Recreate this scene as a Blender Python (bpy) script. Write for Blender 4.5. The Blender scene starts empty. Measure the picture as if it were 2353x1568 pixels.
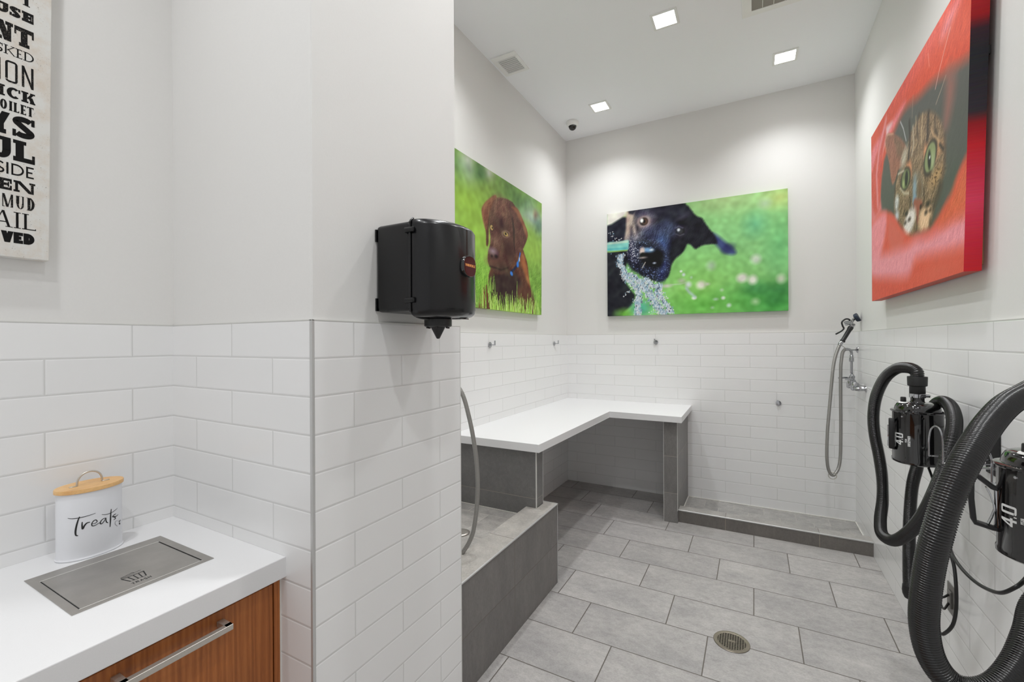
import bpy, bmesh, math, random
import numpy as np
from mathutils import Vector, Matrix

C = bpy.context.scene.collection
SC = bpy.context.scene

# ------------------------------------------------------------------ camera, world, exposure
H_CAM = 1.4949
F_PX = 1019.3
YAW = math.radians(28.632)
ROLL = math.radians(-0.30)
cam_data = bpy.data.cameras.new('camera')
cam_data.sensor_fit = 'HORIZONTAL'
cam_data.sensor_width = 36.0
cam_data.lens = 36.0 * F_PX / 2353.0
cam_data.shift_y = -0.0003
cam_data.clip_start = 0.02
cam = bpy.data.objects.new('camera', cam_data)
C.objects.link(cam)
Fw = Vector((-math.sin(YAW), math.cos(YAW), 0))
R0 = Vector((math.cos(YAW), math.sin(YAW), 0))
U0 = Vector((0, 0, 1))
Rr = R0 * math.cos(ROLL) + U0 * math.sin(ROLL)
Ur = U0 * math.cos(ROLL) - R0 * math.sin(ROLL)
m = Matrix((Rr, Ur, -Fw)).transposed().to_4x4()
m.translation = Vector((0, 0, H_CAM))
cam.matrix_world = m
SC.camera = cam

w = bpy.data.worlds.new('world'); SC.world = w; w.use_nodes = True
w.node_tree.nodes['Background'].inputs[0].default_value = (1.0, 1.0, 0.995, 1)
w.node_tree.nodes['Background'].inputs[1].default_value = 0.56
SC.view_settings.view_transform = 'Standard'
SC.view_settings.look = 'None'
SC.view_settings.gamma = 1.0
SC.view_settings.use_curve_mapping = False
SC.view_settings.exposure = 0.16
LAMP_W = 60.0
SPOT_SIZE = math.radians(134)
SC.cycles.max_bounces = 20
SC.cycles.diffuse_bounces = 18
SC.cycles.sample_clamp_indirect = 12.0
SC.cycles.caustics_reflective = False
SC.cycles.caustics_refractive = False

# ------------------------------------------------------------------ dimensions (metres)
ROW = 0.1035
ZT = 15 * ROW            # top of the white wall tile
ZC = 3.6364              # ceiling
XL, XR, YB = -1.7581, 0.7112, 4.4587     # tile faces of left, right and back walls
XA, YA, XP, YP = -1.7639, 0.7845, -1.0388, 1.468   # alcove wall, pillar sides, pillar end
YF = -1.5                # open end of the room behind the viewer

# ------------------------------------------------------------------ helpers
def lin(c):
    c = [x / 255.0 for x in c[:3]]
    return tuple((x / 12.92 if x <= 0.04045 else ((x + 0.055) / 1.055) ** 2.4) for x in c) + (1.0,)

class NT:
    def __init__(s, name):
        s.m = bpy.data.materials.new(name); s.m.use_nodes = True
        s.t = s.m.node_tree; s.b = s.t.nodes['Principled BSDF']
    def n(s, typ, **kw):
        nd = s.t.nodes.new(typ)
        for k, v in kw.items():
            if hasattr(nd, k): setattr(nd, k, v)
        return nd
    def l(s, a, b): s.t.links.new(a, b)
    def math(s, op, a, b=None, c=None, clamp=False):
        nd = s.t.nodes.new('ShaderNodeMath'); nd.operation = op; nd.use_clamp = clamp
        for i, v in enumerate((a, b, c)):
            if v is None: continue
            if isinstance(v, (int, float)): nd.inputs[i].default_value = v
            else: s.l(v, nd.inputs[i])
        return nd.outputs[0]
    def mix(s, f, a, b, blend='MIX'):
        nd = s.t.nodes.new('ShaderNodeMix'); nd.data_type = 'RGBA'; nd.blend_type = blend
        if isinstance(f, (int, float)): nd.inputs[0].default_value = f
        else: s.l(f, nd.inputs[0])
        for i, v in ((6, a), (7, b)):
            if isinstance(v, tuple): nd.inputs[i].default_value = v
            else: s.l(v, nd.inputs[i])
        return nd.outputs[2]
    def ramp(s, f, stops):
        nd = s.t.nodes.new('ShaderNodeValToRGB'); e = nd.color_ramp.elements
        while len(e) < len(stops): e.new(0.5)
        for x, (p, c) in zip(e, stops): x.position = p; x.color = c
        s.l(f, nd.inputs[0]); return nd.outputs[0]
    def coords(s, scale=(1, 1, 1), loc=(0, 0, 0), rot=(0, 0, 0)):
        tc = s.n('ShaderNodeTexCoord'); mp = s.n('ShaderNodeMapping')
        mp.inputs['Scale'].default_value = scale; mp.inputs['Location'].default_value = loc
        mp.inputs['Rotation'].default_value = rot
        s.l(tc.outputs['Object'], mp.inputs[0]); return mp.outputs[0]
    def noise(s, vec, scale, detail=3, rough=0.5):
        nd = s.n('ShaderNodeTexNoise'); nd.inputs['Scale'].default_value = scale
        nd.inputs['Detail'].default_value = detail; nd.inputs['Roughness'].default_value = rough
        s.l(vec, nd.inputs['Vector']); return nd.outputs[0]
    def bump(s, h, strength=0.3, dist=0.002):
        nd = s.n('ShaderNodeBump'); nd.inputs['Strength'].default_value = strength
        nd.inputs['Distance'].default_value = dist
        s.l(h, nd.inputs['Height']); s.l(nd.outputs[0], s.b.inputs['Normal'])
    def set(s, **kw):
        for k, v in kw.items():
            k = {'color': 'Base Color', 'rough': 'Roughness', 'metal': 'Metallic', 'spec': 'Specular IOR Level', 'coat': 'Coat Weight', 'coat_rough': 'Coat Roughness', 'trans': 'Transmission Weight', 'ior': 'IOR'}[k]
            if isinstance(v, (int, float, tuple)): s.b.inputs[k].default_value = v
            else: s.l(v, s.b.inputs[k])
        return s

def simple(name, rgb, rough=0.5, metal=0.0, spec=0.5, coat=0.0, noise_scale=60, noise_amt=0.04, bump=0.0):
    k = NT(name); v = k.coords(); nz = k.noise(v, noise_scale, 3)
    a = lin(rgb); f = 1 - noise_amt * 2
    col = k.mix(nz, (a[0] * f, a[1] * f, a[2] * f, 1), a)
    k.set(color=col, rough=rough, metal=metal, spec=spec, coat=coat)
    if bump: k.bump(nz, bump, 0.001)
    return k.m

def tile_mat(name, ua, va, w, h, u0, v0, shift, grout, base, grout_rgb, rough, var, bumpd=0.0012, stone=None):
    """procedural tiles: ua/va pick object axes; joint lines at u0 + n*shift*w in row n; v0 is a row edge"""
    k = NT(name)
    tc = k.n('ShaderNodeTexCoord'); sp = k.n('ShaderNodeSeparateXYZ'); k.l(tc.outputs['Object'], sp.inputs[0])
    u, v = sp.outputs[ua], sp.outputs[va]
    vn = k.math('DIVIDE', k.math('SUBTRACT', v, v0), h)
    row = k.math('FLOOR', vn); fv = k.math('SUBTRACT', vn, row)
    un = k.math('DIVIDE', k.math('SUBTRACT', u, u0), w)
    un = k.math('ADD', un, k.math('MULTIPLY', row, shift))
    cell = k.math('FLOOR', un); fu = k.math('SUBTRACT', un, cell)
    du = k.math('MULTIPLY', k.math('MINIMUM', fu, k.math('SUBTRACT', 1.0, fu)), w)
    dv = k.math('MULTIPLY', k.math('MINIMUM', fv, k.math('SUBTRACT', 1.0, fv)), h)
    d = k.math('MINIMUM', du, dv)
    mask = k.math('DIVIDE', k.math('SUBTRACT', d, grout * 0.5), 0.0006, clamp=True)
    edge = k.math('DIVIDE', k.math('SUBTRACT', d, grout * 0.4), bumpd * 3, clamp=True)
    cb = k.n('ShaderNodeCombineXYZ'); k.l(cell, cb.inputs[0]); k.l(row, cb.inputs[1])
    wn = k.n('ShaderNodeTexWhiteNoise'); wn.noise_dimensions = '3D'; k.l(cb.outputs[0], wn.inputs[0])
    hsh = wn.outputs[0]
    a = lin(base)
    lo = tuple(x * (1 - var) for x in a[:3]) + (1,); hi = tuple(min(1, x * (1 + var)) for x in a[:3]) + (1,)
    col = k.mix(hsh, lo, hi)
    if stone:
        off = k.n('ShaderNodeVectorMath'); off.operation = 'MULTIPLY_ADD'
        k.l(wn.outputs[1], off.inputs[0]); off.inputs[1].default_value = (7, 7, 7); k.l(tc.outputs['Object'], off.inputs[2])
        mp = k.n('ShaderNodeMapping'); mp.inputs['Scale'].default_value = stone['scale']; k.l(off.outputs[0], mp.inputs[0])
        n1 = k.noise(mp.outputs[0], stone['s1'], 6, 0.62); n2 = k.noise(mp.outputs[0], stone['s2'], 5, 0.7)
        n3 = k.noise(mp.outputs[0], stone['s2'] * 5, 2, 0.6)
        c1 = k.ramp(n1, [(0.34, (0.80, 0.80, 0.81, 1)), (0.66, (1.14, 1.13, 1.12, 1))])
        c2 = k.ramp(n2, [(0.32, (0.84, 0.84, 0.84, 1)), (0.62, (1.1, 1.1, 1.1, 1))])
        c3 = k.ramp(n3, [(0.38, (0.88, 0.88, 0.88, 1)), (0.6, (1.06, 1.06, 1.06, 1))])
        col = k.mix(stone.get('amt', 0.7), col, c1, 'MULTIPLY'); col = k.mix(stone.get('amt', 0.7), col, c2, 'MULTIPLY')
        col = k.mix(stone.get('amt', 0.7), col, c3, 'MULTIPLY')
    else:
        n1 = k.noise(tc.outputs['Object'], 9, 3)
    col = k.mix(mask, lin(grout_rgb), col)
    k.set(color=col, rough=rough)
    hgt = k.math('ADD', edge, k.math('MULTIPLY', n1, 0.25 if not stone else 0.5))
    k.bump(hgt, 0.55, bumpd)
    return k.m

def stone_var(rough): return rough

# ------------------------------------------------------------------ mesh helpers
def mesh_obj(name, bm, mat, parent=None, smooth=False, loc=None):
    me = bpy.data.meshes.new(name)
    bmesh.ops.recalc_face_normals(bm, faces=bm.faces[:])
    bm.to_mesh(me); bm.free()
    if smooth:
        for p in me.polygons: p.use_smooth = True
        if smooth == 'auto':
            try: me.set_sharp_from_angle(angle=math.radians(38))
            except Exception: pass
    if isinstance(mat, (list, tuple)):
        for q in mat: me.materials.append(q)
    elif mat: me.materials.append(mat)
    o = bpy.data.objects.new(name, me); C.objects.link(o)
    if parent:
        o.parent = parent
        o.matrix_parent_inverse = parent.matrix_world.inverted() if False else Matrix.Identity(4)
    if loc: o.location = loc
    return o

def box(bm, x0, x1, y0, y1, z0, z1, bevel=0.0, seg=2, mi=0):
    r = bmesh.ops.create_cube(bm, size=1.0)
    vs = r['verts']
    for v in vs:
        v.co = Vector((x0 + (v.co.x + .5) * (x1 - x0), y0 + (v.co.y + .5) * (y1 - y0), z0 + (v.co.z + .5) * (z1 - z0)))
    fs = list({f for v in vs for f in v.link_faces})
    for f in fs: f.material_index = mi
    if bevel:
        es = list({e for v in vs for e in v.link_edges})
        bmesh.ops.bevel(bm, geom=es, offset=bevel, segments=seg, affect='EDGES', profile=0.5)

def prism(bm, pts, z0, z1, axis='z', bevel=0.0, seg=2):
    def P(a, b, c):
        return (a, b, c) if axis == 'z' else ((c, a, b) if axis == 'x' else (a, c, b))
    lo = [bm.verts.new(P(a, b, z0)) for a, b in pts]; hi = [bm.verts.new(P(a, b, z1)) for a, b in pts]
    n = len(pts); fs = [bm.faces.new(lo[::-1]), bm.faces.new(hi)]
    for i in range(n): fs.append(bm.faces.new((lo[i], lo[(i + 1) % n], hi[(i + 1) % n], hi[i])))
    if bevel:
        es = list({e for f in fs[:2] for e in f.edges})
        bmesh.ops.bevel(bm, geom=es, offset=bevel, segments=seg, affect='EDGES', profile=0.5)

def lathe(bm, prof, cx=0, cy=0, seg=40, axis='z', sx=1.0, sy=1.0, caps=True):
    rings = []
    for r, z in prof:
        ring = []
        for i in range(seg):
            a = 2 * math.pi * i / seg
            p = (cx + r * math.cos(a) * sx, cy + r * math.sin(a) * sy, z)
            if axis == 'x': p = (z, cx + r * math.cos(a), cy + r * math.sin(a))
            if axis == 'y': p = (cx + r * math.cos(a), z, cy + r * math.sin(a))
            ring.append(bm.verts.new(p))
        rings.append(ring)
    for a, b in zip(rings, rings[1:]):
        for i in range(seg): bm.faces.new((a[i], a[(i + 1) % seg], b[(i + 1) % seg], b[i]))
    if caps: bm.faces.new(rings[0][::-1]); bm.faces.new(rings[-1])

def spline(pts, n=12):
    P = [Vector(p) for p in pts]
    P = [P[0] * 2 - P[1]] + P + [P[-1] * 2 - P[-2]]
    out = []
    for i in range(1, len(P) - 2):
        a, b, c, d = P[i - 1:i + 3]
        for k in range(n):
            t = k / n
            out.append(0.5 * ((2 * b) + (c - a) * t + (2 * a - 5 * b + 4 * c - d) * t * t + (3 * b - a - 3 * c + d) * t ** 3))
    out.append(P[-2]); return out

def resample(path, step):
    out = [path[0]]; acc = 0.0
    for a, b in zip(path, path[1:]):
        L = (b - a).length
        if L < 1e-9: continue
        t = step - acc
        while t <= L:
            out.append(a.lerp(b, t / L)); t += step
        acc = (acc + L) % step
    return out

def tube(bm, path, rad, seg=12, cap=True, squash=None):
    path = [Vector(p) for p in path]; n = len(path)
    T = [(path[min(i + 1, n - 1)] - path[max(i - 1, 0)]).normalized() for i in range(n)]
    nrm = T[0].orthogonal().normalized(); rings = []
    for i in range(n):
        nrm = (nrm - T[i] * nrm.dot(T[i])).normalized(); bn = T[i].cross(nrm)
        r = rad(i) if callable(rad) else (rad[i] if isinstance(rad, (list, tuple)) else rad)
        rings.append([bm.verts.new(path[i] + (nrm * math.cos(2 * math.pi * j / seg) + bn * math.sin(2 * math.pi * j / seg)) * r) for j in range(seg)])
    for a, b in zip(rings, rings[1:]):
        for j in range(seg): bm.faces.new((a[j], a[(j + 1) % seg], b[(j + 1) % seg], b[j]))
    if cap: bm.faces.new(rings[0][::-1]); bm.faces.new(rings[-1])

def cyl(bm, p0, p1, r0, r1=None, seg=24):
    tube(bm, [p0, p1], [r0, r0 if r1 is None else r1], seg)

def bars(bm, pts, r, seg=10, n=6):
    tube(bm, spline(pts, n), r, seg)

def empty(name, loc, rz=0.0):
    o = bpy.data.objects.new(name, None); C.objects.link(o); o.location = loc; o.rotation_euler = (0, 0, rz)
    o.empty_display_size = 0.1
    return o

def tag(o, label, cat, group=None):
    o['label'] = label; o['category'] = cat
    if group: o['group'] = group
    return o

def thing(name, loc, label, cat, group=None, rz=0.0):
    return tag(empty(name, loc, rz), label, cat, group)

def struct(name, bm, mat, parent=None, smooth=False):
    o = mesh_obj(name, bm, mat, parent, smooth)
    if not parent: o['kind'] = 'structure'
    return o

def shift_bm(bm, v):
    bmesh.ops.translate(bm, verts=bm.verts[:], vec=Vector(v))

class Part:
    """build in world coordinates, then parent under a thing standing at its own base"""
    def __init__(s, root): s.root = root
    def __call__(s, name, bm, mat, smooth=False, label=None, parent=None):
        p = parent or s.root
        base = Vector(s.root.location)
        shift_bm(bm, -base)
        o = mesh_obj(name, bm, mat, p, smooth)
        if label: o['label'] = label
        return o

def rings(bm, path, r, amp, pitch, seg=20, flat=0.45):
    """corrugated hose: ridges of height amp every pitch metres"""
    step = pitch / 4.0
    pts = resample(path, step)
    pr = [r, r - amp * 0.25, r - amp, r - amp * 0.25]
    tube(bm, pts, lambda i: pr[i % 4], seg)

# ------------------------------------------------------------------ stroke lettering
def glyph(ch, tw, th, slab, slabw=0.0):
    """polygons in a 0..1 box; tw = stem width, th = bar height, slab = serif flag"""
    out = []
    def rect(a, b, c, d): out.append([(a, c), (b, c), (b, d), (a, d)])
    def stem(x0, y0=0.0, y1=1.0, w=None, s0=True, s1=True):
        w = tw if w is None else w
        rect(x0, x0 + w, y0, y1)
        if slab:
            e = slabw
            if s0 and y0 < .05: rect(max(0, x0 - e), min(1, x0 + w + e), 0, th * .8)
            if s1 and y1 > .95: rect(max(0, x0 - e), min(1, x0 + w + e), 1 - th * .8, 1)
    def diag(xa, ya, xb, yb, w): out.append([(xa, ya), (xa + w, ya), (xb + w, yb), (xb, yb)])
    def ribbon(pts, wx, wy):
        P = pts
        for i in range(len(P) - 1):
            (x0, y0), (x1, y1) = P[i], P[i + 1]
            dx, dy = x1 - x0, y1 - y0; L = math.hypot(dx, dy) or 1
            def off(j):
                a = P[max(j - 1, 0)]; b = P[min(j + 1, len(P) - 1)]
                tx, ty = b[0] - a[0], b[1] - a[1]; l = math.hypot(tx, ty) or 1
                return -ty / l * wx * .5, tx / l * wy * .5
            o0, o1 = off(i), off(i + 1)
            out.append([(x0 + o0[0], y0 + o0[1]), (x1 + o1[0], y1 + o1[1]), (x1 - o1[0], y1 - o1[1]), (x0 - o0[0], y0 - o0[1])])
    def arc(cx, cy, rx, ry, a0, a1, n=24):
        return [(cx + rx * math.cos(math.radians(a0 + (a1 - a0) * i / n)), cy + ry * math.sin(math.radians(a0 + (a1 - a0) * i / n))) for i in range(n + 1)]
    e = slabw if slab else 0
    if ch == 'T':
        rect(0, 1, 1 - th, 1); stem(.5 - tw / 2, s1=False)
        if slab: rect(0, tw * .28, 1 - th * 1.9, 1); rect(1 - tw * .28, 1, 1 - th * 1.9, 1)
    elif ch in 'EFL':
        stem(e)
        if ch in 'EL': rect(0, 1, 0, th)
        if ch in 'EF': rect(0, 1, 1 - th, 1); rect(e, .82, .5 - th / 2, .5 + th / 2)
        if slab:
            if ch in 'EL': rect(1 - tw * .35, 1, 0, th * 1.9)
            if ch in 'EF': rect(1 - tw * .35, 1, 1 - th * 1.9, 1); rect(.82 - tw * .25, .82, .5 - th, .5 + th)
    elif ch == 'I': stem(.5 - tw / 2, w=tw) if slab else rect(0, 1, 0, 1)
    elif ch == 'N':
        t2 = tw * (.55 if slab else 1)
        stem(e, w=t2, s1=False); stem(1 - e - t2, w=t2, s0=False); diag(e, 1, 1 - e - tw, 0, tw)
        if slab: rect(0, e + tw * .6, 1 - th * .8, 1)
    elif ch == 'M':
        t1 = tw * .72; t2 = t1 * .45 if slab else t1
        stem(0, w=t2, s1=False, s0=False); stem(1 - t1, w=t1, s1=False, s0=False); diag(0, 1, .46 - t1 * .5, .0, t1 * 1.1); diag(1 - t1 * .9, 1, .46, .0, t2)
        if slab: rect(1 - t1, 1, 1 - th * .8, 1); rect(0, t2 * 2.4, 0, th * .8); rect(1 - t1 * 1.3, 1, 0, th * .8)
    elif ch == 'V': diag(0, 1, .5 - tw / 2, 0, tw); diag(1 - tw, 1, .5 - tw / 2, 0, tw)
    elif ch == 'Y': diag(0, 1, .5 - tw / 2, .45, tw); diag(1 - tw, 1, .5 - tw / 2, .45, tw); stem(.5 - tw / 2, 0, .5)
    elif ch == 'A':
        diag(.5 - tw * .3, 1, 0, 0, tw * (.45 if slab else 1)); diag(.5 - tw / 2, 1, 1 - tw - e, 0, tw); rect(.22, .74, .28, .28 + th)
        if slab: rect(0, e * 1.6 + .06, 0, th * .7); rect(1 - tw - e * 2, 1, 0, th * .7)
    elif ch == 'K':
        stem(e); diag(1 - tw * .9, 1, e + tw * .9, .42, tw * .7); diag(e + tw * 1.25, .58, 1 - tw, 0, tw)
        if slab: rect(1 - tw * 1.3, 1, 0, th * .7); rect(.62, .98, 1 - th * .7, 1)
    elif ch in 'HX':
        if ch == 'H': stem(e); stem(1 - e - tw); rect(e, 1 - e, .5 - th / 2, .5 + th / 2)
    elif ch == 'D':
        stem(e); c = max(e + tw * .6, .35); rx = 1 - c - tw / 2
        P = [(e, 1 - th / 2), (c, 1 - th / 2)] + arc(c, .5, rx, .5 - th / 2, 90, -90) + [(c, th / 2), (e, th / 2)]
        ribbon(P, tw, th)
    elif ch == 'U':
        t2 = tw * (.5 if slab == 2 else 1); rx = (1 - tw / 2 - t2 / 2) / 2; cx = tw / 2 + rx
        stem(0, .4, 1, s0=False); stem(1 - t2, .4, 1, w=t2, s0=False)
        ribbon([(tw / 2, .42)] + arc(cx, .4, rx, .4 - th / 2, 180, 360) + [(1 - t2 / 2, .42)], (tw + t2) / 2, th)
    elif ch == 'O' or ch == '0':
        if slab == 3:
            r = .12
            P = [(tw / 2, .15), (tw / 2, .85)] + arc(tw / 2 + r * 2, .88, r * 2, .08, 180, 90, 6) + arc(1 - tw / 2 - r * 2, .88, r * 2, .08, 90, 0, 6) + [(1 - tw / 2, .15)] + arc(1 - tw / 2 - r * 2, .12, r * 2, .08, 0, -90, 6) + arc(tw / 2 + r * 2, .12, r * 2, .08, -90, -180, 6)
            ribbon(P, tw, th)
        else: ribbon(arc(.5, .5, .5 - tw / 2, .5 - th / 2, 0, 360, 36), tw, th)
    elif ch == 'C':
        ribbon(arc(.52, .5, .52 - tw / 2, .5 - th / 2, 48, 315, 32), tw, th)
        if slab: rect(1 - tw * .4, 1, .62, .95)
    elif ch == 'S':
        P = arc(.5, .745, .5 - tw / 2, .255 - th / 2, 20, 250, 20) + arc(.5, .255, .5 - tw / 2, .255 - th / 2, 70, -160, 20)
        P = arc(.5, .74, .5 - tw / 2, .26 - th / 2, 25, 225, 18) + [(.38, .57), (.5, .5), (.62, .43)] + arc(.5, .26, .5 - tw / 2, .26 - th / 2, 45, -155, 18)
        ribbon(P, tw, max(th, tw * .6))
        if slab: rect(1 - tw * .45, 1, .66, .98); rect(0, tw * .45, .02, .34)
    elif ch == 'R':
        stem(e); ribbon([(e, 1 - th / 2), (.55, 1 - th / 2)] + arc(.55, .74, .45 - tw / 2, .26 - th / 2, 90, -90, 12) + [(e, .48 + th / 2)], tw, th); diag(.42, .5, 1 - tw, 0, tw)
    elif ch == 'P':
        stem(e); ribbon([(e, 1 - th / 2), (.55, 1 - th / 2)] + arc(.55, .72, .45 - tw / 2, .28 - th / 2, 90, -90, 12) + [(e, .44 + th / 2)], tw, th)
    elif ch == 'W': diag(0, 1, .2, 0, tw * .8); diag(.42, .8, .2, 0, tw * .7); diag(.42, .8, .62, 0, tw * .7); diag(1 - tw * .8, 1, .62, 0, tw * .8)
    elif ch == '4':
        rect(.55, .55 + tw, 0, 1); diag(.55, 1, 0, .3, tw * .8); rect(0, 1, .22, .22 + th)
    elif ch == '.': rect(.2, .8, 0, .16)
    return out

def letters(bm, items, fn, sub=1):
    """items: (char, u0, u1, v0, v1, tw, th, slab, slabw) ; fn maps (u, v) to a point; tw/th in real units"""
    fn0 = fn
    a0, a1, a2 = [Vector(fn0(*q)) for q in ((items[0][1], items[0][3]), (items[0][1] + .001, items[0][3]), (items[0][1], items[0][3] + .001))]
    nv_ = (a1 - a0).cross(a2 - a0).normalized(); cnt = [0]
    def fn(u, v): return Vector(fn0(u, v)) + nv_ * ((cnt[0] % 9) * 1.4e-5)
    for k, (ch, u0, u1, v0, v1, tw, th, slab, sw) in enumerate(items):
        W, Hh = u1 - u0, v1 - v0
        for poly in glyph(ch, tw / abs(W), th / Hh, slab, sw / abs(W)):
            cnt[0] += 1
            P = [(u0 + max(0, min(1, a)) * W, v0 + max(0, min(1, b)) * Hh) for a, b in poly]
            g = [[bm.verts.new(fn(*[(P[0][k] * (1 - s) + P[1][k] * s) * (1 - t) + (P[3][k] * (1 - s) + P[2][k] * s) * t for k in (0, 1)]))
                  for s in [i / sub for i in range(sub + 1)]] for t in [i / sub for i in range(sub + 1)]]
            for i in range(sub):
                for j in range(sub): bm.faces.new((g[i][j], g[i][j + 1], g[i + 1][j + 1], g[i + 1][j]))

def word_items(word, u0, u1, v0, v1, tw, th, slab=0, sw=0, gap=0.18, widths=None):
    wd = [(.45 if c == 'I' else .5 if c == '.' else 1.0) for c in word]
    tot = sum(wd) + gap * (len(word) - 1); un = (u1 - u0) / tot; x = u0; it = []
    for c, wi in zip(word, wd):
        it.append((c, x, x + wi * un, v0, v1, tw, th, slab, sw)); x += (wi + gap) * un
    return it

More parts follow.
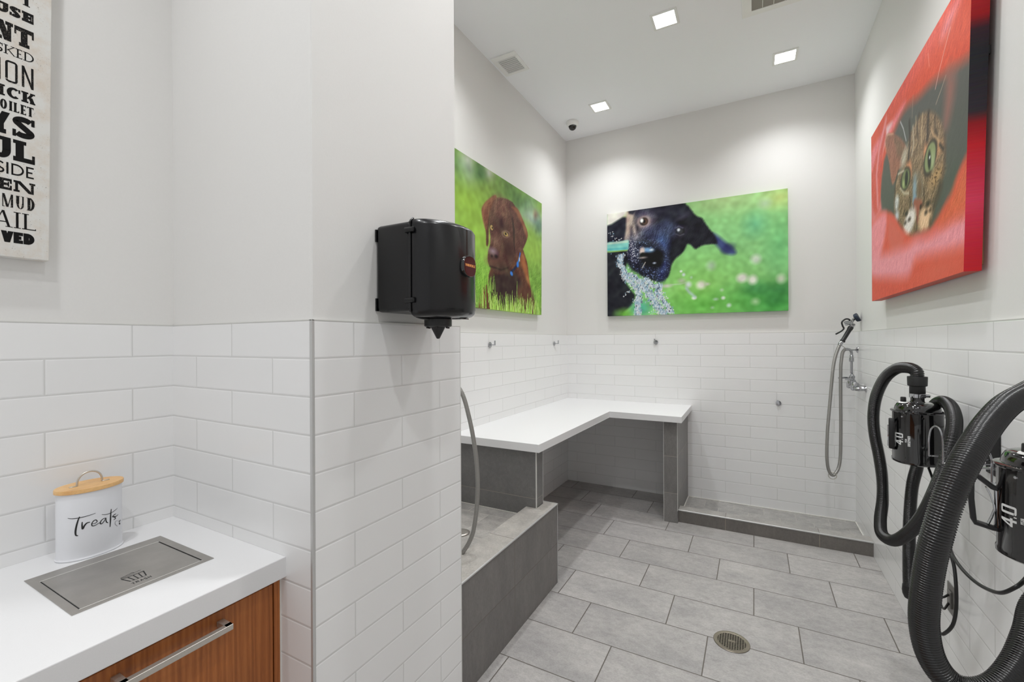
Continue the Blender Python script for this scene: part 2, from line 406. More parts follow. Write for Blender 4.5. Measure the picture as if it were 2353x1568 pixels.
# ------------------------------------------------------------------ printed pictures (painted into per-vertex print colour)
DOG=[["E",[1.344,0.876],0.326,0.197,0,[165,208,125],0.25],["E",[1.169,0.653],0.405,0.282,0,[135,208,125],0.25],["E",[0.794,0.199],0.373,0.253,0,[140,215,95],0.2],["E",[1.268,0.737],0.062,0.072,0,[105,198,140],0.08],["E",[1.443,0.558],0.079,0.156,0,[110,200,120],0.1],["E",[1.341,0.144],0.218,0.087,0,[75,170,70],0.1],["E",[1.408,0.054],0.196,0.086,0,[62,170,62],0.1],["E",[1.441,0.177],0.079,0.039,0,[45,130,60],0.06],["E",[1.265,0.196],0.062,0.04,0,[60,150,75],0.06],["E",[1.408,0.093],0.06,0.031,0,[50,140,60],0.05],["E",[0.87,0.069],0.224,0.084,0,[95,190,60],0.1],["E",[1.445,0.939],0.079,0.062,0,[190,210,110],0.1],["E",[1.025,0.982],0.215,0.074,0,[175,210,135],0.1],["P",[[-0.008,1.034],[0.239,1.007],[0.203,0.949],[-0.009,0.867]],[225,222,212],0.02],["P",[[0.075,0.875],[0.212,0.984],[0.22,0.91],[0.102,0.862]],[160,190,100],0.03],["P",[[-0.009,0.867],[0.047,0.897],[0.198,0.945],[0.211,0.713],[-0.01,0.71]],[26,27,44],0.012],["P",[[-0.01,0.631],[0.201,0.61],[0.164,0.373],[0.235,0.232],[0.266,0.185],[0.234,0.097],[0.162,0.036],[0.121,-0.017],[-0.014,-0.013]],[30,31,42],0.012],["E",[0.162,0.018],0.063,0.036,0,[110,190,50],0.04],["E",[0.322,0.066],0.078,0.062,0,[75,185,150],0.04],["P",[[0.199,1.013],[0.318,1.004],[0.283,0.884],[0.238,0.764],[0.21,0.659],[0.17,0.717],[0.184,0.843]],[188,165,148],0.012],["P",[[0.203,1.012],[0.288,1.004],[0.252,0.96],[0.212,0.975]],[30,28,38],0.01],["P",[[0.934,0.698],[0.972,0.681],[1.024,0.629],[1.075,0.574],[1.114,0.534],[1.118,0.505],[1.082,0.496],[1.03,0.522],[0.986,0.568],[0.953,0.629]],[52,66,125],0.018],["E",[1.06,0.552],0.036,0.023,30,[35,40,95],0.03],["P",[[0.296,1.007],[0.473,1.016],[0.687,1.005],[0.727,0.982],[0.766,0.93],[0.805,0.873],[0.851,0.846],[0.882,0.796],[0.919,0.733],[0.957,0.678],[0.975,0.61],[0.934,0.606],[0.858,0.602],[0.803,0.578],[0.784,0.589],[0.753,0.624],[0.729,0.624],[0.713,0.588],[0.685,0.548],[0.628,0.502],[0.595,0.445],[0.578,0.377],[0.553,0.335],[0.511,0.308],[0.461,0.311],[0.401,0.337],[0.298,0.399],[0.227,0.458],[0.183,0.534],[0.178,0.607],[0.21,0.686],[0.229,0.765],[0.238,0.845],[0.256,0.923]],[22,22,34],0.01,"f",16],["E",[0.37,0.952],0.077,0.035,-15,[70,72,100],0.04,"f",20],["E",[0.572,0.837],0.049,0.052,30,[48,52,85],0.05],["E",[0.506,0.959],0.099,0.035,0,[38,38,58],0.05],["E",[0.67,0.909],0.056,0.043,0,[40,42,60],0.04],["E",[0.662,0.842],0.064,0.034,-20,[16,15,22],0.03],["E",[0.694,0.88],0.048,0.017,20,[62,60,80],0.03],["E",[0.361,0.865],0.081,0.084,0,[125,115,130],0.05,"f",25],["E",[0.264,0.814],0.044,0.099,10,[165,148,140],0.03,"f",35],["E",[0.291,0.829],0.014,0.045,10,[40,36,50],0.02],["E",[0.238,0.764],0.012,0.054,5,[50,45,60],0.02],["E",[0.351,0.882],0.053,0.046,0,[190,160,150],0.02],["E",[0.351,0.882],0.038,0.037,0,[15,12,14],0.008],["E",[0.359,0.881],0.026,0.028,0,[92,60,46],0.008],["E",[0.354,0.882],0.012,0.016,0,[14,10,14],0.006],["E",[0.332,0.893],0.015,0.02,0,[240,240,240],0.006],["E",[0.668,0.751],0.06,0.053,10,[48,45,62],0.02],["E",[0.668,0.751],0.04,0.043,0,[12,12,14],0.008],["E",[0.673,0.748],0.026,0.031,0,[50,52,56],0.01],["E",[0.658,0.765],0.013,0.014,0,[240,242,245],0.006],["L",[[0.637,0.785],[0.662,0.797],[0.694,0.778]],0.008,[110,110,135],0.008],["L",[[0.637,0.729],[0.669,0.711],[0.701,0.721]],0.006,[105,105,120],0.008],["E",[0.438,0.722],0.159,0.079,20,[70,86,130],0.06,"f",50],["E",[0.488,0.655],0.075,0.096,20,[62,90,145],0.04,"f",45],["E",[0.334,0.681],0.112,0.053,-25,[150,145,155],0.05,"f",55],["E",[0.421,0.742],0.101,0.044,30,[45,50,78],0.04,"f",40],["P",[[0.21,0.64],[0.264,0.689],[0.343,0.716],[0.437,0.687],[0.505,0.618],[0.546,0.536],[0.57,0.429],[0.545,0.344],[0.486,0.309],[0.401,0.337],[0.298,0.399],[0.218,0.468]],[24,25,42],0.03,"s",[90,110,160],0.25],["E",[0.246,0.619],0.044,0.099,15,[36,42,78],0.03,"s",[215,215,225],0.45],["E",[0.52,0.434],0.041,0.105,-10,[44,55,105],0.03,"s",[100,125,190],0.3],["E",[0.471,0.561],0.05,0.079,0,[30,34,60],0.03],["E",[0.424,0.53],0.105,0.079,10,[12,11,17],0.015],["E",[0.47,0.49],0.05,0.061,0,[14,14,18],0.02],["E",[0.386,0.609],0.05,0.021,-8,[110,165,215],0.012],["E",[0.42,0.608],0.015,0.009,0,[225,235,245],0.008],["E",[0.334,0.605],0.024,0.036,0,[218,196,190],0.01],["E",[0.339,0.566],0.026,0.025,0,[8,7,9],0.008],["E",[0.34,0.542],0.026,0.007,0,[180,160,160],0.008],["L",[[0.333,0.445],[0.363,0.496]],0.006,[225,215,205],0.004],["E",[0.445,0.482],0.014,0.008,0,[190,205,225],0.006],["P",[[-0.01,0.719],[0.12,0.718],[0.203,0.721],[0.21,0.677],[0.197,0.626],[0.12,0.626],[-0.01,0.63]],[118,205,196],0.008],["P",[[-0.01,0.719],[0.203,0.721],[0.203,0.7],[-0.01,0.701]],[185,215,195],0.008],["L",[[-0.01,0.631],[0.101,0.626],[0.192,0.626]],0.009,[150,185,50],0.006],["P",[[-0.01,0.663],[0.192,0.656],[0.192,0.638],[-0.01,0.643]],[70,180,185],0.008],["E",[1.27,0.442],0.035,0.037,0,[200,222,195],0.02],["E",[0.925,0.416],0.032,0.035,0,[175,212,170],0.025],["E",[1.167,0.29],0.04,0.037,0,[228,232,215],0.018],["E",[1.246,0.269],0.033,0.037,0,[222,226,210],0.018],["E",[1.45,0.264],0.028,0.033,0,[205,222,190],0.02],["E",[0.844,0.251],0.037,0.035,0,[225,228,208],0.018],["E",[1.265,0.084],0.026,0.024,0,[165,215,150],0.02],["E",[1.337,0.901],0.037,0.035,0,[178,215,165],0.03],["E",[0.678,0.386],0.011,0.01,0,[225,235,235],0.006],["E",[0.7,0.354],0.013,0.014,0,[210,230,225],0.008],["E",[0.764,0.324],0.009,0.01,0,[180,225,190],0.008],["E",[0.787,0.139],0.019,0.015,0,[235,238,230],0.008],["E",[0.739,0.262],0.024,0.025,0,[205,220,215],0.015],["L",[[0.723,0.229],[0.746,0.194],[0.793,0.149]],0.02,[180,212,205],0.012],["E",[1.021,0.127],0.015,0.014,0,[215,230,215],0.008],["E",[1.01,0.197],0.013,0.012,0,[170,210,160],0.01],["E",[0.894,0.256],0.018,0.012,0,[205,220,190],0.01],["E",[0.553,0.261],0.037,0.014,0,[215,215,205],0.012],["L",[[0.586,0.27],[0.675,0.271],[0.715,0.281]],0.006,[190,215,180],0.008],["E",[0.935,0.046],0.012,0.01,0,[165,215,165],0.01],["E",[1.065,0.061],0.017,0.016,30,[190,220,200],0.01],["E",[0.962,0.119],0.016,0.01,0,[175,215,190],0.01],["E",[0.683,0.3],0.028,0.019,0,[185,205,165],0.015]]
PUP=[["E",[0.252,0.878],0.163,0.084,0,[85,125,70],0.1],["E",[0.351,0.976],0.065,0.05,20,[185,190,178],0.07],["E",[0.363,0.865],0.079,0.058,0,[150,180,150],0.07],["E",[0.61,0.976],0.06,0.047,0,[188,190,178],0.05],["E",[0.51,0.943],0.071,0.076,0,[75,115,60],0.05],["E",[0.844,0.938],0.307,0.066,30,[88,128,58],0.08],["E",[0.609,0.844],0.186,0.047,20,[120,150,60],0.06],["E",[1.169,0.892],0.185,0.054,30,[110,150,110],0.06],["E",[1.331,0.824],0.2,0.084,0,[155,178,160],0.06],["E",[1.374,0.863],0.039,0.038,0,[150,132,104],0.03],["E",[1.439,0.764],0.091,0.076,0,[95,130,110],0.05],["E",[1.055,0.914],0.115,0.052,0,[80,120,60],0.06],["E",[0.336,0.692],0.272,0.108,0,[142,182,48],0.15],["E",[0.424,0.496],0.287,0.147,0,[150,195,60],0.15],["E",[1.328,0.545],0.294,0.14,0,[148,190,70],0.12],["E",[0.488,0.172],0.299,0.135,0,[125,180,55],0.1,"g",30],["E",[1.388,0.226],0.229,0.17,0,[120,170,60],0.08,"g",30],["P",[[0.633,0.29],[0.602,0.224],[0.558,0.142],[0.504,0.061],[0.48,-0.015],[0.556,-0.057],[1.321,-0.022],[1.375,0.046],[1.333,0.127],[1.272,0.223],[1.242,0.32],[1.223,0.408],[1.145,0.513],[1.051,0.539],[0.71,0.396]],[96,56,38],0.008,"f",20],["P",[[1.126,0.5],[1.203,0.424],[1.242,0.32],[1.272,0.223],[1.221,0.263],[1.162,0.337],[1.096,0.416]],[160,95,50],0.02],["P",[[0.504,0.076],[0.558,0.142],[0.601,0.115],[0.557,0.035],[0.493,-0.015]],[128,78,46],0.03],["P",[[0.662,0.255],[0.975,0.312],[1.123,0.243],[1.16,0.096],[0.868,0.032],[0.66,0.042],[0.631,0.149]],[58,38,36],0.03],["P",[[1.047,0.191],[1.241,0.229],[1.344,0.128],[1.321,-0.003],[1.12,-0.013]],[96,58,42],0.03],["P",[[0.564,0.747],[0.615,0.788],[0.691,0.836],[0.73,0.836],[0.714,0.811],[0.637,0.696],[0.618,0.614],[0.613,0.535],[0.605,0.464],[0.584,0.447],[0.573,0.465],[0.576,0.527],[0.551,0.598],[0.524,0.652],[0.524,0.698]],[120,72,48],0.006,"f",20],["P",[[0.524,0.698],[0.564,0.747],[0.691,0.836],[0.714,0.831],[0.608,0.758],[0.556,0.691],[0.549,0.628],[0.562,0.57],[0.541,0.604],[0.524,0.652]],[146,94,62],0.012],["P",[[0.637,0.727],[0.606,0.564],[0.602,0.471],[0.584,0.452],[0.588,0.545],[0.614,0.659]],[72,44,34],0.01],["P",[[0.621,0.614],[0.629,0.694],[0.66,0.757],[0.714,0.819],[0.794,0.848],[0.911,0.866],[0.999,0.847],[1.053,0.766],[1.061,0.646],[1.032,0.536],[1.004,0.445],[0.94,0.358],[0.871,0.302],[0.772,0.27],[0.693,0.27],[0.648,0.3],[0.611,0.318],[0.596,0.354],[0.601,0.409],[0.627,0.46],[0.635,0.516],[0.623,0.561]],[92,60,48],0.006,"f",22],["E",[0.793,0.768],0.1,0.073,0,[120,82,64],0.05,"f",25],["E",[0.792,0.637],0.066,0.049,0,[70,44,38],0.04],["E",[0.711,0.508],0.063,0.056,0,[112,78,64],0.04,"f",20],["E",[0.709,0.348],0.096,0.032,0,[112,74,58],0.03],["E",[0.907,0.471],0.088,0.076,0,[74,46,38],0.04],["E",[0.821,0.324],0.102,0.033,0,[66,42,36],0.03],["P",[[0.876,0.79],[0.928,0.816],[1.017,0.835],[1.072,0.814],[1.148,0.753],[1.222,0.68],[1.209,0.614],[1.145,0.53],[1.091,0.477],[1.046,0.445],[1.004,0.453],[0.978,0.526],[0.966,0.626],[0.959,0.735],[0.927,0.769]],[96,62,50],0.006,"f",20],["P",[[0.945,0.82],[1.017,0.837],[1.082,0.817],[1.157,0.747],[1.222,0.68],[1.209,0.623],[1.166,0.677],[1.09,0.749],[1.008,0.798]],[142,92,60],0.012],["P",[[0.954,0.759],[0.972,0.627],[0.981,0.526],[1.013,0.455],[0.999,0.53],[1.001,0.65]],[54,34,30],0.008],["E",[0.654,0.592],0.03,0.025,-10,[50,32,28],0.006],["E",[0.654,0.592],0.021,0.018,-10,[196,158,88],0.005],["E",[0.66,0.593],0.009,0.008,0,[25,18,14],0.004],["E",[0.861,0.588],0.058,0.027,10,[150,120,100],0.008],["E",[0.861,0.588],0.044,0.02,10,[52,34,28],0.005],["E",[0.861,0.588],0.034,0.016,0,[205,176,100],0.005],["E",[0.857,0.59],0.015,0.009,0,[28,20,16],0.004],["E",[0.687,0.404],0.069,0.04,10,[84,54,50],0.008],["E",[0.667,0.424],0.046,0.019,0,[160,138,148],0.02],["E",[0.713,0.393],0.019,0.01,0,[30,20,20],0.008],["E",[0.652,0.386],0.012,0.009,0,[40,26,26],0.006],["L",[[0.625,0.308],[0.709,0.308],[0.788,0.303],[0.888,0.334]],0.008,[38,24,22],0.008],["L",[[1.091,0.481],[1.072,0.43],[1.045,0.382]],0.018,[40,118,208],0.005],["L",[[1.041,0.377],[0.976,0.329],[0.94,0.307]],0.02,[26,34,70],0.006],["E",[1.049,0.383],0.02,0.023,10,[32,120,215],0.005],["E",[0.947,0.297],0.023,0.016,-20,[36,120,210],0.005],["E",[1.079,0.431],0.009,0.019,10,[205,215,230],0.004]]
CAT=[["E",[1.197,-0.031],0.844,0.142,0,[205,88,70],0.2],["P",[[-0.003,1.841],[1.468,1.217],[1.785,0.972],[1.596,0.662],[1.477,0.707],[1.298,0.758],[1.123,0.799],[0.933,0.817],[0.762,0.852],[0.608,0.792],[-0.029,0.764]],[212,76,46],0.03,"f",10],["P",[[-0.021,1.103],[0.606,0.945],[1.033,0.94],[1.413,0.938],[1.574,0.939],[1.569,1.009],[1.282,1.017],[0.703,1.018],[-0.019,1.17]],[222,86,72],0.05,"f",20],["P",[[1.484,0.999],[1.373,0.94],[1.288,0.912],[1.218,0.923],[1.286,0.957],[1.411,0.96]],[226,140,150],0.04,"f",30],["P",[[0.036,0.919],[0.501,0.901],[0.705,0.902],[0.725,0.873],[0.501,0.845],[0.336,0.836],[0.15,0.775],[-0.029,0.791]],[228,120,125],0.02,"f",20],["P",[[0.312,0.918],[0.501,0.89],[0.385,0.86],[0.286,0.793],[0.178,0.722],[0.092,0.749],[0.207,0.851]],[232,190,195],0.015],["P",[[0.706,0.86],[0.932,0.822],[1.123,0.799],[1.321,0.747],[1.501,0.706],[1.604,0.668],[1.616,0.519],[1.618,0.401],[1.494,0.354],[1.393,0.327],[1.33,0.243],[0.717,0.384],[0.258,0.616],[0.456,0.793]],[84,86,80],0.03],["P",[[0.365,0.767],[0.773,0.782],[1.562,0.53],[1.573,0.395],[1.503,0.396],[1.461,0.381],[1.384,0.356],[1.312,0.329],[1.263,0.28],[1.16,0.229],[1.092,0.214],[0.922,0.225],[0.703,0.294],[0.555,0.39],[0.239,0.494],[0.24,0.594],[0.297,0.698]],[80,84,76],0.02],["E",[1.399,0.306],0.035,0.051,15,[66,82,68],0.05],["P",[[1.298,0.758],[1.367,0.701],[1.35,0.632],[1.309,0.57],[1.262,0.568],[1.28,0.662]],[150,100,88],0.05],["P",[[0.352,0.861],[0.391,0.867],[0.503,0.83],[0.672,0.737],[0.776,0.65],[0.768,0.603],[0.632,0.607],[0.529,0.566],[0.48,0.589],[0.43,0.701],[0.365,0.799]],[150,98,76],0.008,"f",22],["L",[[0.36,0.788],[0.344,0.851],[0.396,0.865],[0.515,0.824]],0.008,[205,160,130],0.006],["P",[[0.527,0.803],[0.672,0.731],[0.756,0.657],[0.716,0.637],[0.608,0.673],[0.562,0.736]],[120,90,66],0.02,"f",25],["P",[[0.757,0.645],[0.804,0.705],[0.886,0.727],[0.972,0.733],[1.099,0.696],[1.202,0.631],[1.259,0.564],[1.282,0.512],[1.292,0.448],[1.27,0.394],[1.239,0.349],[1.192,0.306],[1.151,0.259],[1.1,0.222],[0.975,0.234],[0.894,0.233],[0.767,0.262],[0.659,0.315],[0.555,0.39],[0.53,0.456],[0.546,0.537],[0.587,0.579],[0.675,0.599]],[128,106,80],0.012,"f",44],["L",[[0.802,0.771],[0.814,0.702],[0.805,0.651],[0.788,0.597]],0.02,[48,40,34],0.012],["L",[[0.947,0.744],[0.922,0.702],[0.933,0.652]],0.012,[60,50,42],0.01],["L",[[1.077,0.696],[1.069,0.646],[1.071,0.602],[1.051,0.58]],0.022,[50,42,36],0.012],["L",[[1.16,0.648],[1.162,0.601],[1.192,0.567]],0.012,[70,58,46],0.01],["L",[[0.859,0.727],[0.871,0.649],[0.845,0.605]],0.012,[190,178,155],0.008],["L",[[0.997,0.723],[0.991,0.666],[0.985,0.608]],0.012,[190,165,128],0.008],["L",[[1.118,0.618],[1.142,0.586],[1.222,0.529]],0.01,[195,160,120],0.008],["L",[[0.903,0.751],[0.897,0.681]],0.008,[180,160,130],0.008],["E",[0.716,0.637],0.061,0.034,20,[175,165,145],0.02,"f",35],["P",[[0.758,0.584],[0.827,0.584],[0.847,0.524],[0.829,0.508],[0.809,0.541]],[205,140,100],0.015],["E",[1.045,0.553],0.025,0.03,10,[208,150,108],0.015],["E",[1.181,0.507],0.07,0.023,0,[190,140,98],0.02,"f",25],["E",[1.187,0.409],0.083,0.033,0,[176,142,98],0.02,"s",[90,66,40],0.45],["E",[0.678,0.484],0.104,0.035,0,[150,130,98],0.02,"s",[80,66,46],0.45],["E",[1.106,0.509],0.086,0.062,11,[38,34,28],0.008],["E",[1.106,0.508],0.071,0.056,11,[132,144,98],0.006],["E",[1.14,0.484],0.021,0.033,11,[160,172,128],0.015],["E",[1.097,0.502],0.02,0.039,9,[22,26,18],0.006],["E",[1.102,0.511],0.008,0.007,0,[240,245,240],0.004],["E",[0.744,0.527],0.087,0.052,-4,[40,36,30],0.008],["E",[0.744,0.527],0.068,0.045,-4,[114,124,80],0.006],["E",[0.76,0.525],0.026,0.035,-6,[22,26,18],0.006],["E",[0.711,0.514],0.017,0.017,0,[160,175,120],0.01],["L",[[1.222,0.52],[1.264,0.488]],0.012,[40,36,30],0.008],["P",[[0.866,0.513],[0.947,0.499],[1.008,0.456],[1.019,0.408],[0.995,0.374],[0.889,0.39],[0.859,0.451]],[128,118,100],0.015,"f",25],["E",[0.893,0.442],0.026,0.048,-5,[135,155,165],0.015],["E",[0.894,0.392],0.026,0.019,0,[120,160,185],0.012],["E",[0.971,0.421],0.027,0.041,5,[110,84,60],0.02],["P",[[0.889,0.396],[0.952,0.38],[1.013,0.355],[1.005,0.331],[0.963,0.328],[0.956,0.276],[0.929,0.281],[0.918,0.331],[0.881,0.355]],[150,84,66],0.01],["E",[0.988,0.339],0.014,0.01,0,[40,26,22],0.006],["E",[0.881,0.361],0.009,0.012,0,[50,34,30],0.006],["L",[[0.934,0.307],[0.935,0.265],[0.921,0.246]],0.008,[52,40,34],0.006],["L",[[0.553,0.535],[0.547,0.476],[0.571,0.398],[0.641,0.33],[0.725,0.282]],0.012,[52,44,38],0.012],["L",[[0.832,0.41],[0.823,0.374],[0.866,0.343]],0.014,[62,50,42],0.012],["L",[[1.027,0.406],[1.037,0.363],[1.013,0.339]],0.014,[70,54,40],0.012],["P",[[1.23,0.387],[1.265,0.359],[1.233,0.323],[1.179,0.29],[1.122,0.237],[1.149,0.307],[1.197,0.351]],[74,62,50],0.02],["L",[[1.274,0.533],[1.287,0.484],[1.28,0.434],[1.267,0.394]],0.016,[80,66,54],0.015],["L",[[0.609,0.602],[0.569,0.566],[0.546,0.525]],0.012,[60,50,42],0.012],["L",[[0.61,0.59],[0.718,0.574]],0.008,[205,196,176],0.006],["L",[[1.032,0.474],[1.049,0.454],[1.112,0.44]],0.012,[60,48,40],0.01],["L",[[0.655,0.507],[0.72,0.466],[0.802,0.445]],0.01,[196,186,160],0.008],["E",[0.815,0.311],0.099,0.052,12,[224,216,208],0.015,"f",16],["E",[1.049,0.276],0.087,0.05,0,[222,184,146],0.015,"f",16],["E",[0.589,0.454],0.041,0.036,-8,[196,196,192],0.015,"f",30],["E",[0.59,0.388],0.037,0.024,-10,[190,196,200],0.015],["E",[0.764,0.36],0.024,0.01,0,[46,38,32],0.008],["E",[0.815,0.322],0.02,0.008,0,[60,48,40],0.008],["E",[0.745,0.32],0.019,0.008,0,[70,58,50],0.008],["E",[1.087,0.327],0.031,0.012,0,[50,40,32],0.01],["E",[1.064,0.298],0.019,0.009,0,[60,46,36],0.008],["E",[1.119,0.295],0.015,0.007,0,[76,56,40],0.008],["E",[1.122,0.242],0.015,0.019,0,[90,70,52],0.015],["P",[[-0.095,0.67],[0.041,0.655],[0.196,0.606],[0.254,0.524],[0.224,0.49],[-0.102,0.461]],[222,118,118],0.02],["P",[[-0.024,0.739],[0.108,0.827],[0.312,0.929],[0.365,0.882],[0.284,0.794],[0.241,0.675],[0.21,0.534],[0.071,0.526]],[208,80,66],0.02,"f",15],["L",[[0.365,0.959],[0.199,0.844],[0.137,0.726],[0.165,0.545]],0.03,[228,150,158],0.02],["P",[[-0.175,0.468],[0.037,0.476],[0.224,0.484],[0.392,0.455],[0.519,0.404],[0.614,0.347],[0.725,0.284],[0.847,0.242],[0.958,0.229],[1.123,0.215],[1.211,0.223],[1.29,0.273],[1.364,0.298],[1.43,0.355],[1.533,0.397],[1.574,0.38],[1.618,-0.146],[-0.195,-0.06]],[216,84,66],0.02,"f",8],["P",[[-0.032,0.447],[0.224,0.477],[0.365,0.454],[0.365,0.367],[0.252,0.256],[0.096,0.174],[-0.038,0.227]],[234,140,148],0.03,"f",10],["P",[[0.444,0.414],[0.591,0.346],[0.725,0.273],[0.683,0.212],[0.545,0.21],[0.418,0.293]],[212,98,84],0.03],["P",[[-0.002,0.259],[0.496,0.224],[0.789,0.206],[0.923,0.215],[1.093,0.194],[1.295,0.197],[1.441,0.2],[1.59,0.187],[1.598,0.087],[1.449,0.088],[1.274,0.098],[0.926,0.125],[0.793,0.061],[0.365,0.102],[0.029,0.146]],[232,146,156],0.035,"f",10],["E",[1.251,0.033],0.205,0.037,0,[216,96,78],0.08],["P",[[1.353,0.284],[1.525,0.373],[1.537,0.214],[1.37,0.212],[1.24,0.217]],[214,100,66],0.04,"f",12],["L",[[0.649,0.832],[0.703,0.777],[0.751,0.703]],0.006,[215,215,220],0.004],["L",[[1.158,0.757],[1.2,0.805],[1.268,0.868],[1.311,0.903]],0.005,[232,180,170],0.003],["L",[[1.168,0.694],[1.229,0.725],[1.275,0.753]],0.004,[180,160,140],0.003],["L",[[0.844,0.773],[0.858,0.865]],0.004,[170,150,130],0.003],["L",[[1.061,0.943],[1.078,0.882]],0.004,[240,160,150],0.003]]
WATER= [[[0.133, 0.594], [0.119, 0.504], [0.155, 0.464], [0.173, 0.372], [0.235, 0.313], [0.297, 0.246], [0.296, 0.13], [0.291, 0.005]], [[0.209, 0.405], [0.315, 0.317], [0.401, 0.196], [0.485, 0.06], [0.535, 0.006]], [[0.358, 0.349], [0.435, 0.264], [0.486, 0.279], [0.469, 0.192], [0.535, 0.119], [0.593, 0.021]], [[0.154, 0.191], [0.199, 0.225], [0.244, 0.259]], [[0.037, 0.815], [0.047, 0.768], [0.079, 0.741], [0.125, 0.736], [0.138, 0.721]], [[0.05, 0.611], [0.055, 0.601]], [[0.383, 0.02], [0.434, 0.009], [0.502, 0.015], [0.601, 0.047]], [[0.243, 0.124], [0.261, 0.15], [0.297, 0.202]], [[0.486, 0.296], [0.503, 0.216], [0.569, 0.143]]]


class Paint:
    def __init__(s, nu, nv, asp, base, seed, gain=1.25, sat=1.05):
        s.gain, s.sat = gain, sat
        s.nu, s.nv = nu, nv
        a = np.linspace(0, asp, nu); b = np.linspace(0, 1, nv)
        s.A, s.B = np.meshgrid(a, b)
        s.I = np.ones((nv, nu, 3)) * np.array(base, float)
        s.rng = np.random.RandomState(seed); s.asp = asp
        n = s.rng.randn(nv, nu)
        def blur(x, dx, dy, k):
            o = np.zeros_like(x)
            for i in range(-k, k + 1): o += np.roll(np.roll(x, int(round(i * dy)), 0), int(round(i * dx)), 1)
            return o / (2 * k + 1)
        f = blur(n, .35, 1, 5) + 0.7 * blur(s.rng.randn(nv, nu), .8, .6, 4)
        s.fur = f / f.std()
        sp = blur(blur(s.rng.randn(nv, nu), 1, 0, 1), 0, 1, 1); s.spk = sp / sp.std()
        g = s.rng.randn(nv, nu)
        for _ in range(3): g = blur(blur(g, 1, 0, 4), 0, 1, 4)
        s.cl = g / g.std()
    def comp(s, m, rgb, extra=()):
        m = m[..., None]; col = np.array(rgb, float)[None, None, :] * np.ones_like(s.I)
        ex = list(extra)
        while ex:
            k = ex.pop(0)
            if k in ('f', 'g'): amt = ex.pop(0); col = col + s.fur[..., None] * amt * 0.45 * np.clip(np.array(rgb) / 130.0 + .35, .3, 1.3)
            elif k == 's':
                c2 = np.array(ex.pop(0), float); amt = ex.pop(0)
                mm = np.clip((s.spk - (1.4 - 2.2 * amt)) * 2.0, 0, 1)[..., None]; col = col * (1 - mm) + c2 * mm
        s.I = s.I * (1 - m) + col * m
    def sdf(s, pts):
        A, B = s.A, s.B; d = np.full(A.shape, 1e9); ins = np.zeros(A.shape, bool); n = len(pts)
        for i in range(n):
            x0, y0 = pts[i]; x1, y1 = pts[(i + 1) % n]
            ex, ey = x1 - x0, y1 - y0; L = ex * ex + ey * ey + 1e-12
            t = np.clip(((A - x0) * ex + (B - y0) * ey) / L, 0, 1)
            d = np.minimum(d, np.hypot(A - x0 - t * ex, B - y0 - t * ey))
            if abs(y1 - y0) > 1e-9:
                c = ((y0 > B) != (y1 > B)) & (A < (x1 - x0) * (B - y0) / (y1 - y0) + x0); ins ^= c
        return np.where(ins, -d, d)
    def smooth_poly(s, pts):
        n = len(pts)
        if n < 5: return pts
        out = []
        for i in range(n):
            a, b, c, d = [np.array(pts[(i + k) % n], float) for k in (-1, 0, 1, 2)]
            for t in (0, .33, .66):
                out.append(tuple(.5 * (2 * b + (c - a) * t + (2 * a - 5 * b + 4 * c - d) * t * t + (3 * b - a - 3 * c + d) * t ** 3)))
        return out
    def run(s, ops):
        for o in ops:
            if o[0] == 'P':
                d = s.sdf(s.smooth_poly(o[1])); soft = max(o[3], .003)
                if len(o) > 4: d = d + s.fur * soft * .12
                s.comp(np.clip(.5 - d / (2 * soft), 0, 1), o[2], o[4:])
            elif o[0] == 'E':
                (cx, cy), rx, ry, rot, rgb, soft = o[1:7]
                t = -math.radians(rot); dx, dy = s.A - cx, s.B - cy
                x = dx * math.cos(t) - dy * math.sin(t) * 1.0; y = dx * math.sin(t) + dy * math.cos(t)
                q = np.sqrt((x / max(rx, 1e-4)) ** 2 + (y / max(ry, 1e-4)) ** 2); r = min(rx, ry); soft = max(soft, .003)
                s.comp(np.clip(.5 - (q - 1) * r / (2 * min(soft, r * 1.2)), 0, 1), rgb, o[7:])
            elif o[0] == 'L':
                pts, wd, rgb, soft = o[1:5]
                d = np.full(s.A.shape, 1e9)
                for (x0, y0), (x1, y1) in zip(pts, pts[1:]):
                    ex, ey = x1 - x0, y1 - y0; L = ex * ex + ey * ey + 1e-12
                    t = np.clip(((s.A - x0) * ex + (s.B - y0) * ey) / L, 0, 1)
                    d = np.minimum(d, np.hypot(s.A - x0 - t * ex, s.B - y0 - t * ey))
                s.comp(np.clip(.5 - (d - wd / 2) / (2 * max(soft, .002)), 0, 1), rgb)
    def stroke(s, x, y, r, rgb, a=1.0):
        i0 = int(max(0, (y - r * 2) * s.nv)); i1 = int(min(s.nv, (y + r * 2) * s.nv + 2))
        j0 = int(max(0, (x - r * 2) / s.asp * s.nu)); j1 = int(min(s.nu, (x + r * 2) / s.asp * s.nu + 2))
        if i0 >= i1 or j0 >= j1: return
        d = np.hypot(s.A[i0:i1, j0:j1] - x, s.B[i0:i1, j0:j1] - y)
        m = (np.clip((r - d) / (.4 * r) + .5, 0, 1) * a)[..., None]
        s.I[i0:i1, j0:j1] = s.I[i0:i1, j0:j1] * (1 - m) + np.array(rgb, float) * m
    def colors(s):
        I = np.clip(s.I, 0, 255) / 255.0
        I = np.where(I <= .04045, I / 12.92, ((I + .055) / 1.055) ** 2.4)
        g = I.mean(-1, keepdims=True); I = g + (I - g) * s.sat
        return np.clip(I * s.gain, .004, .93)

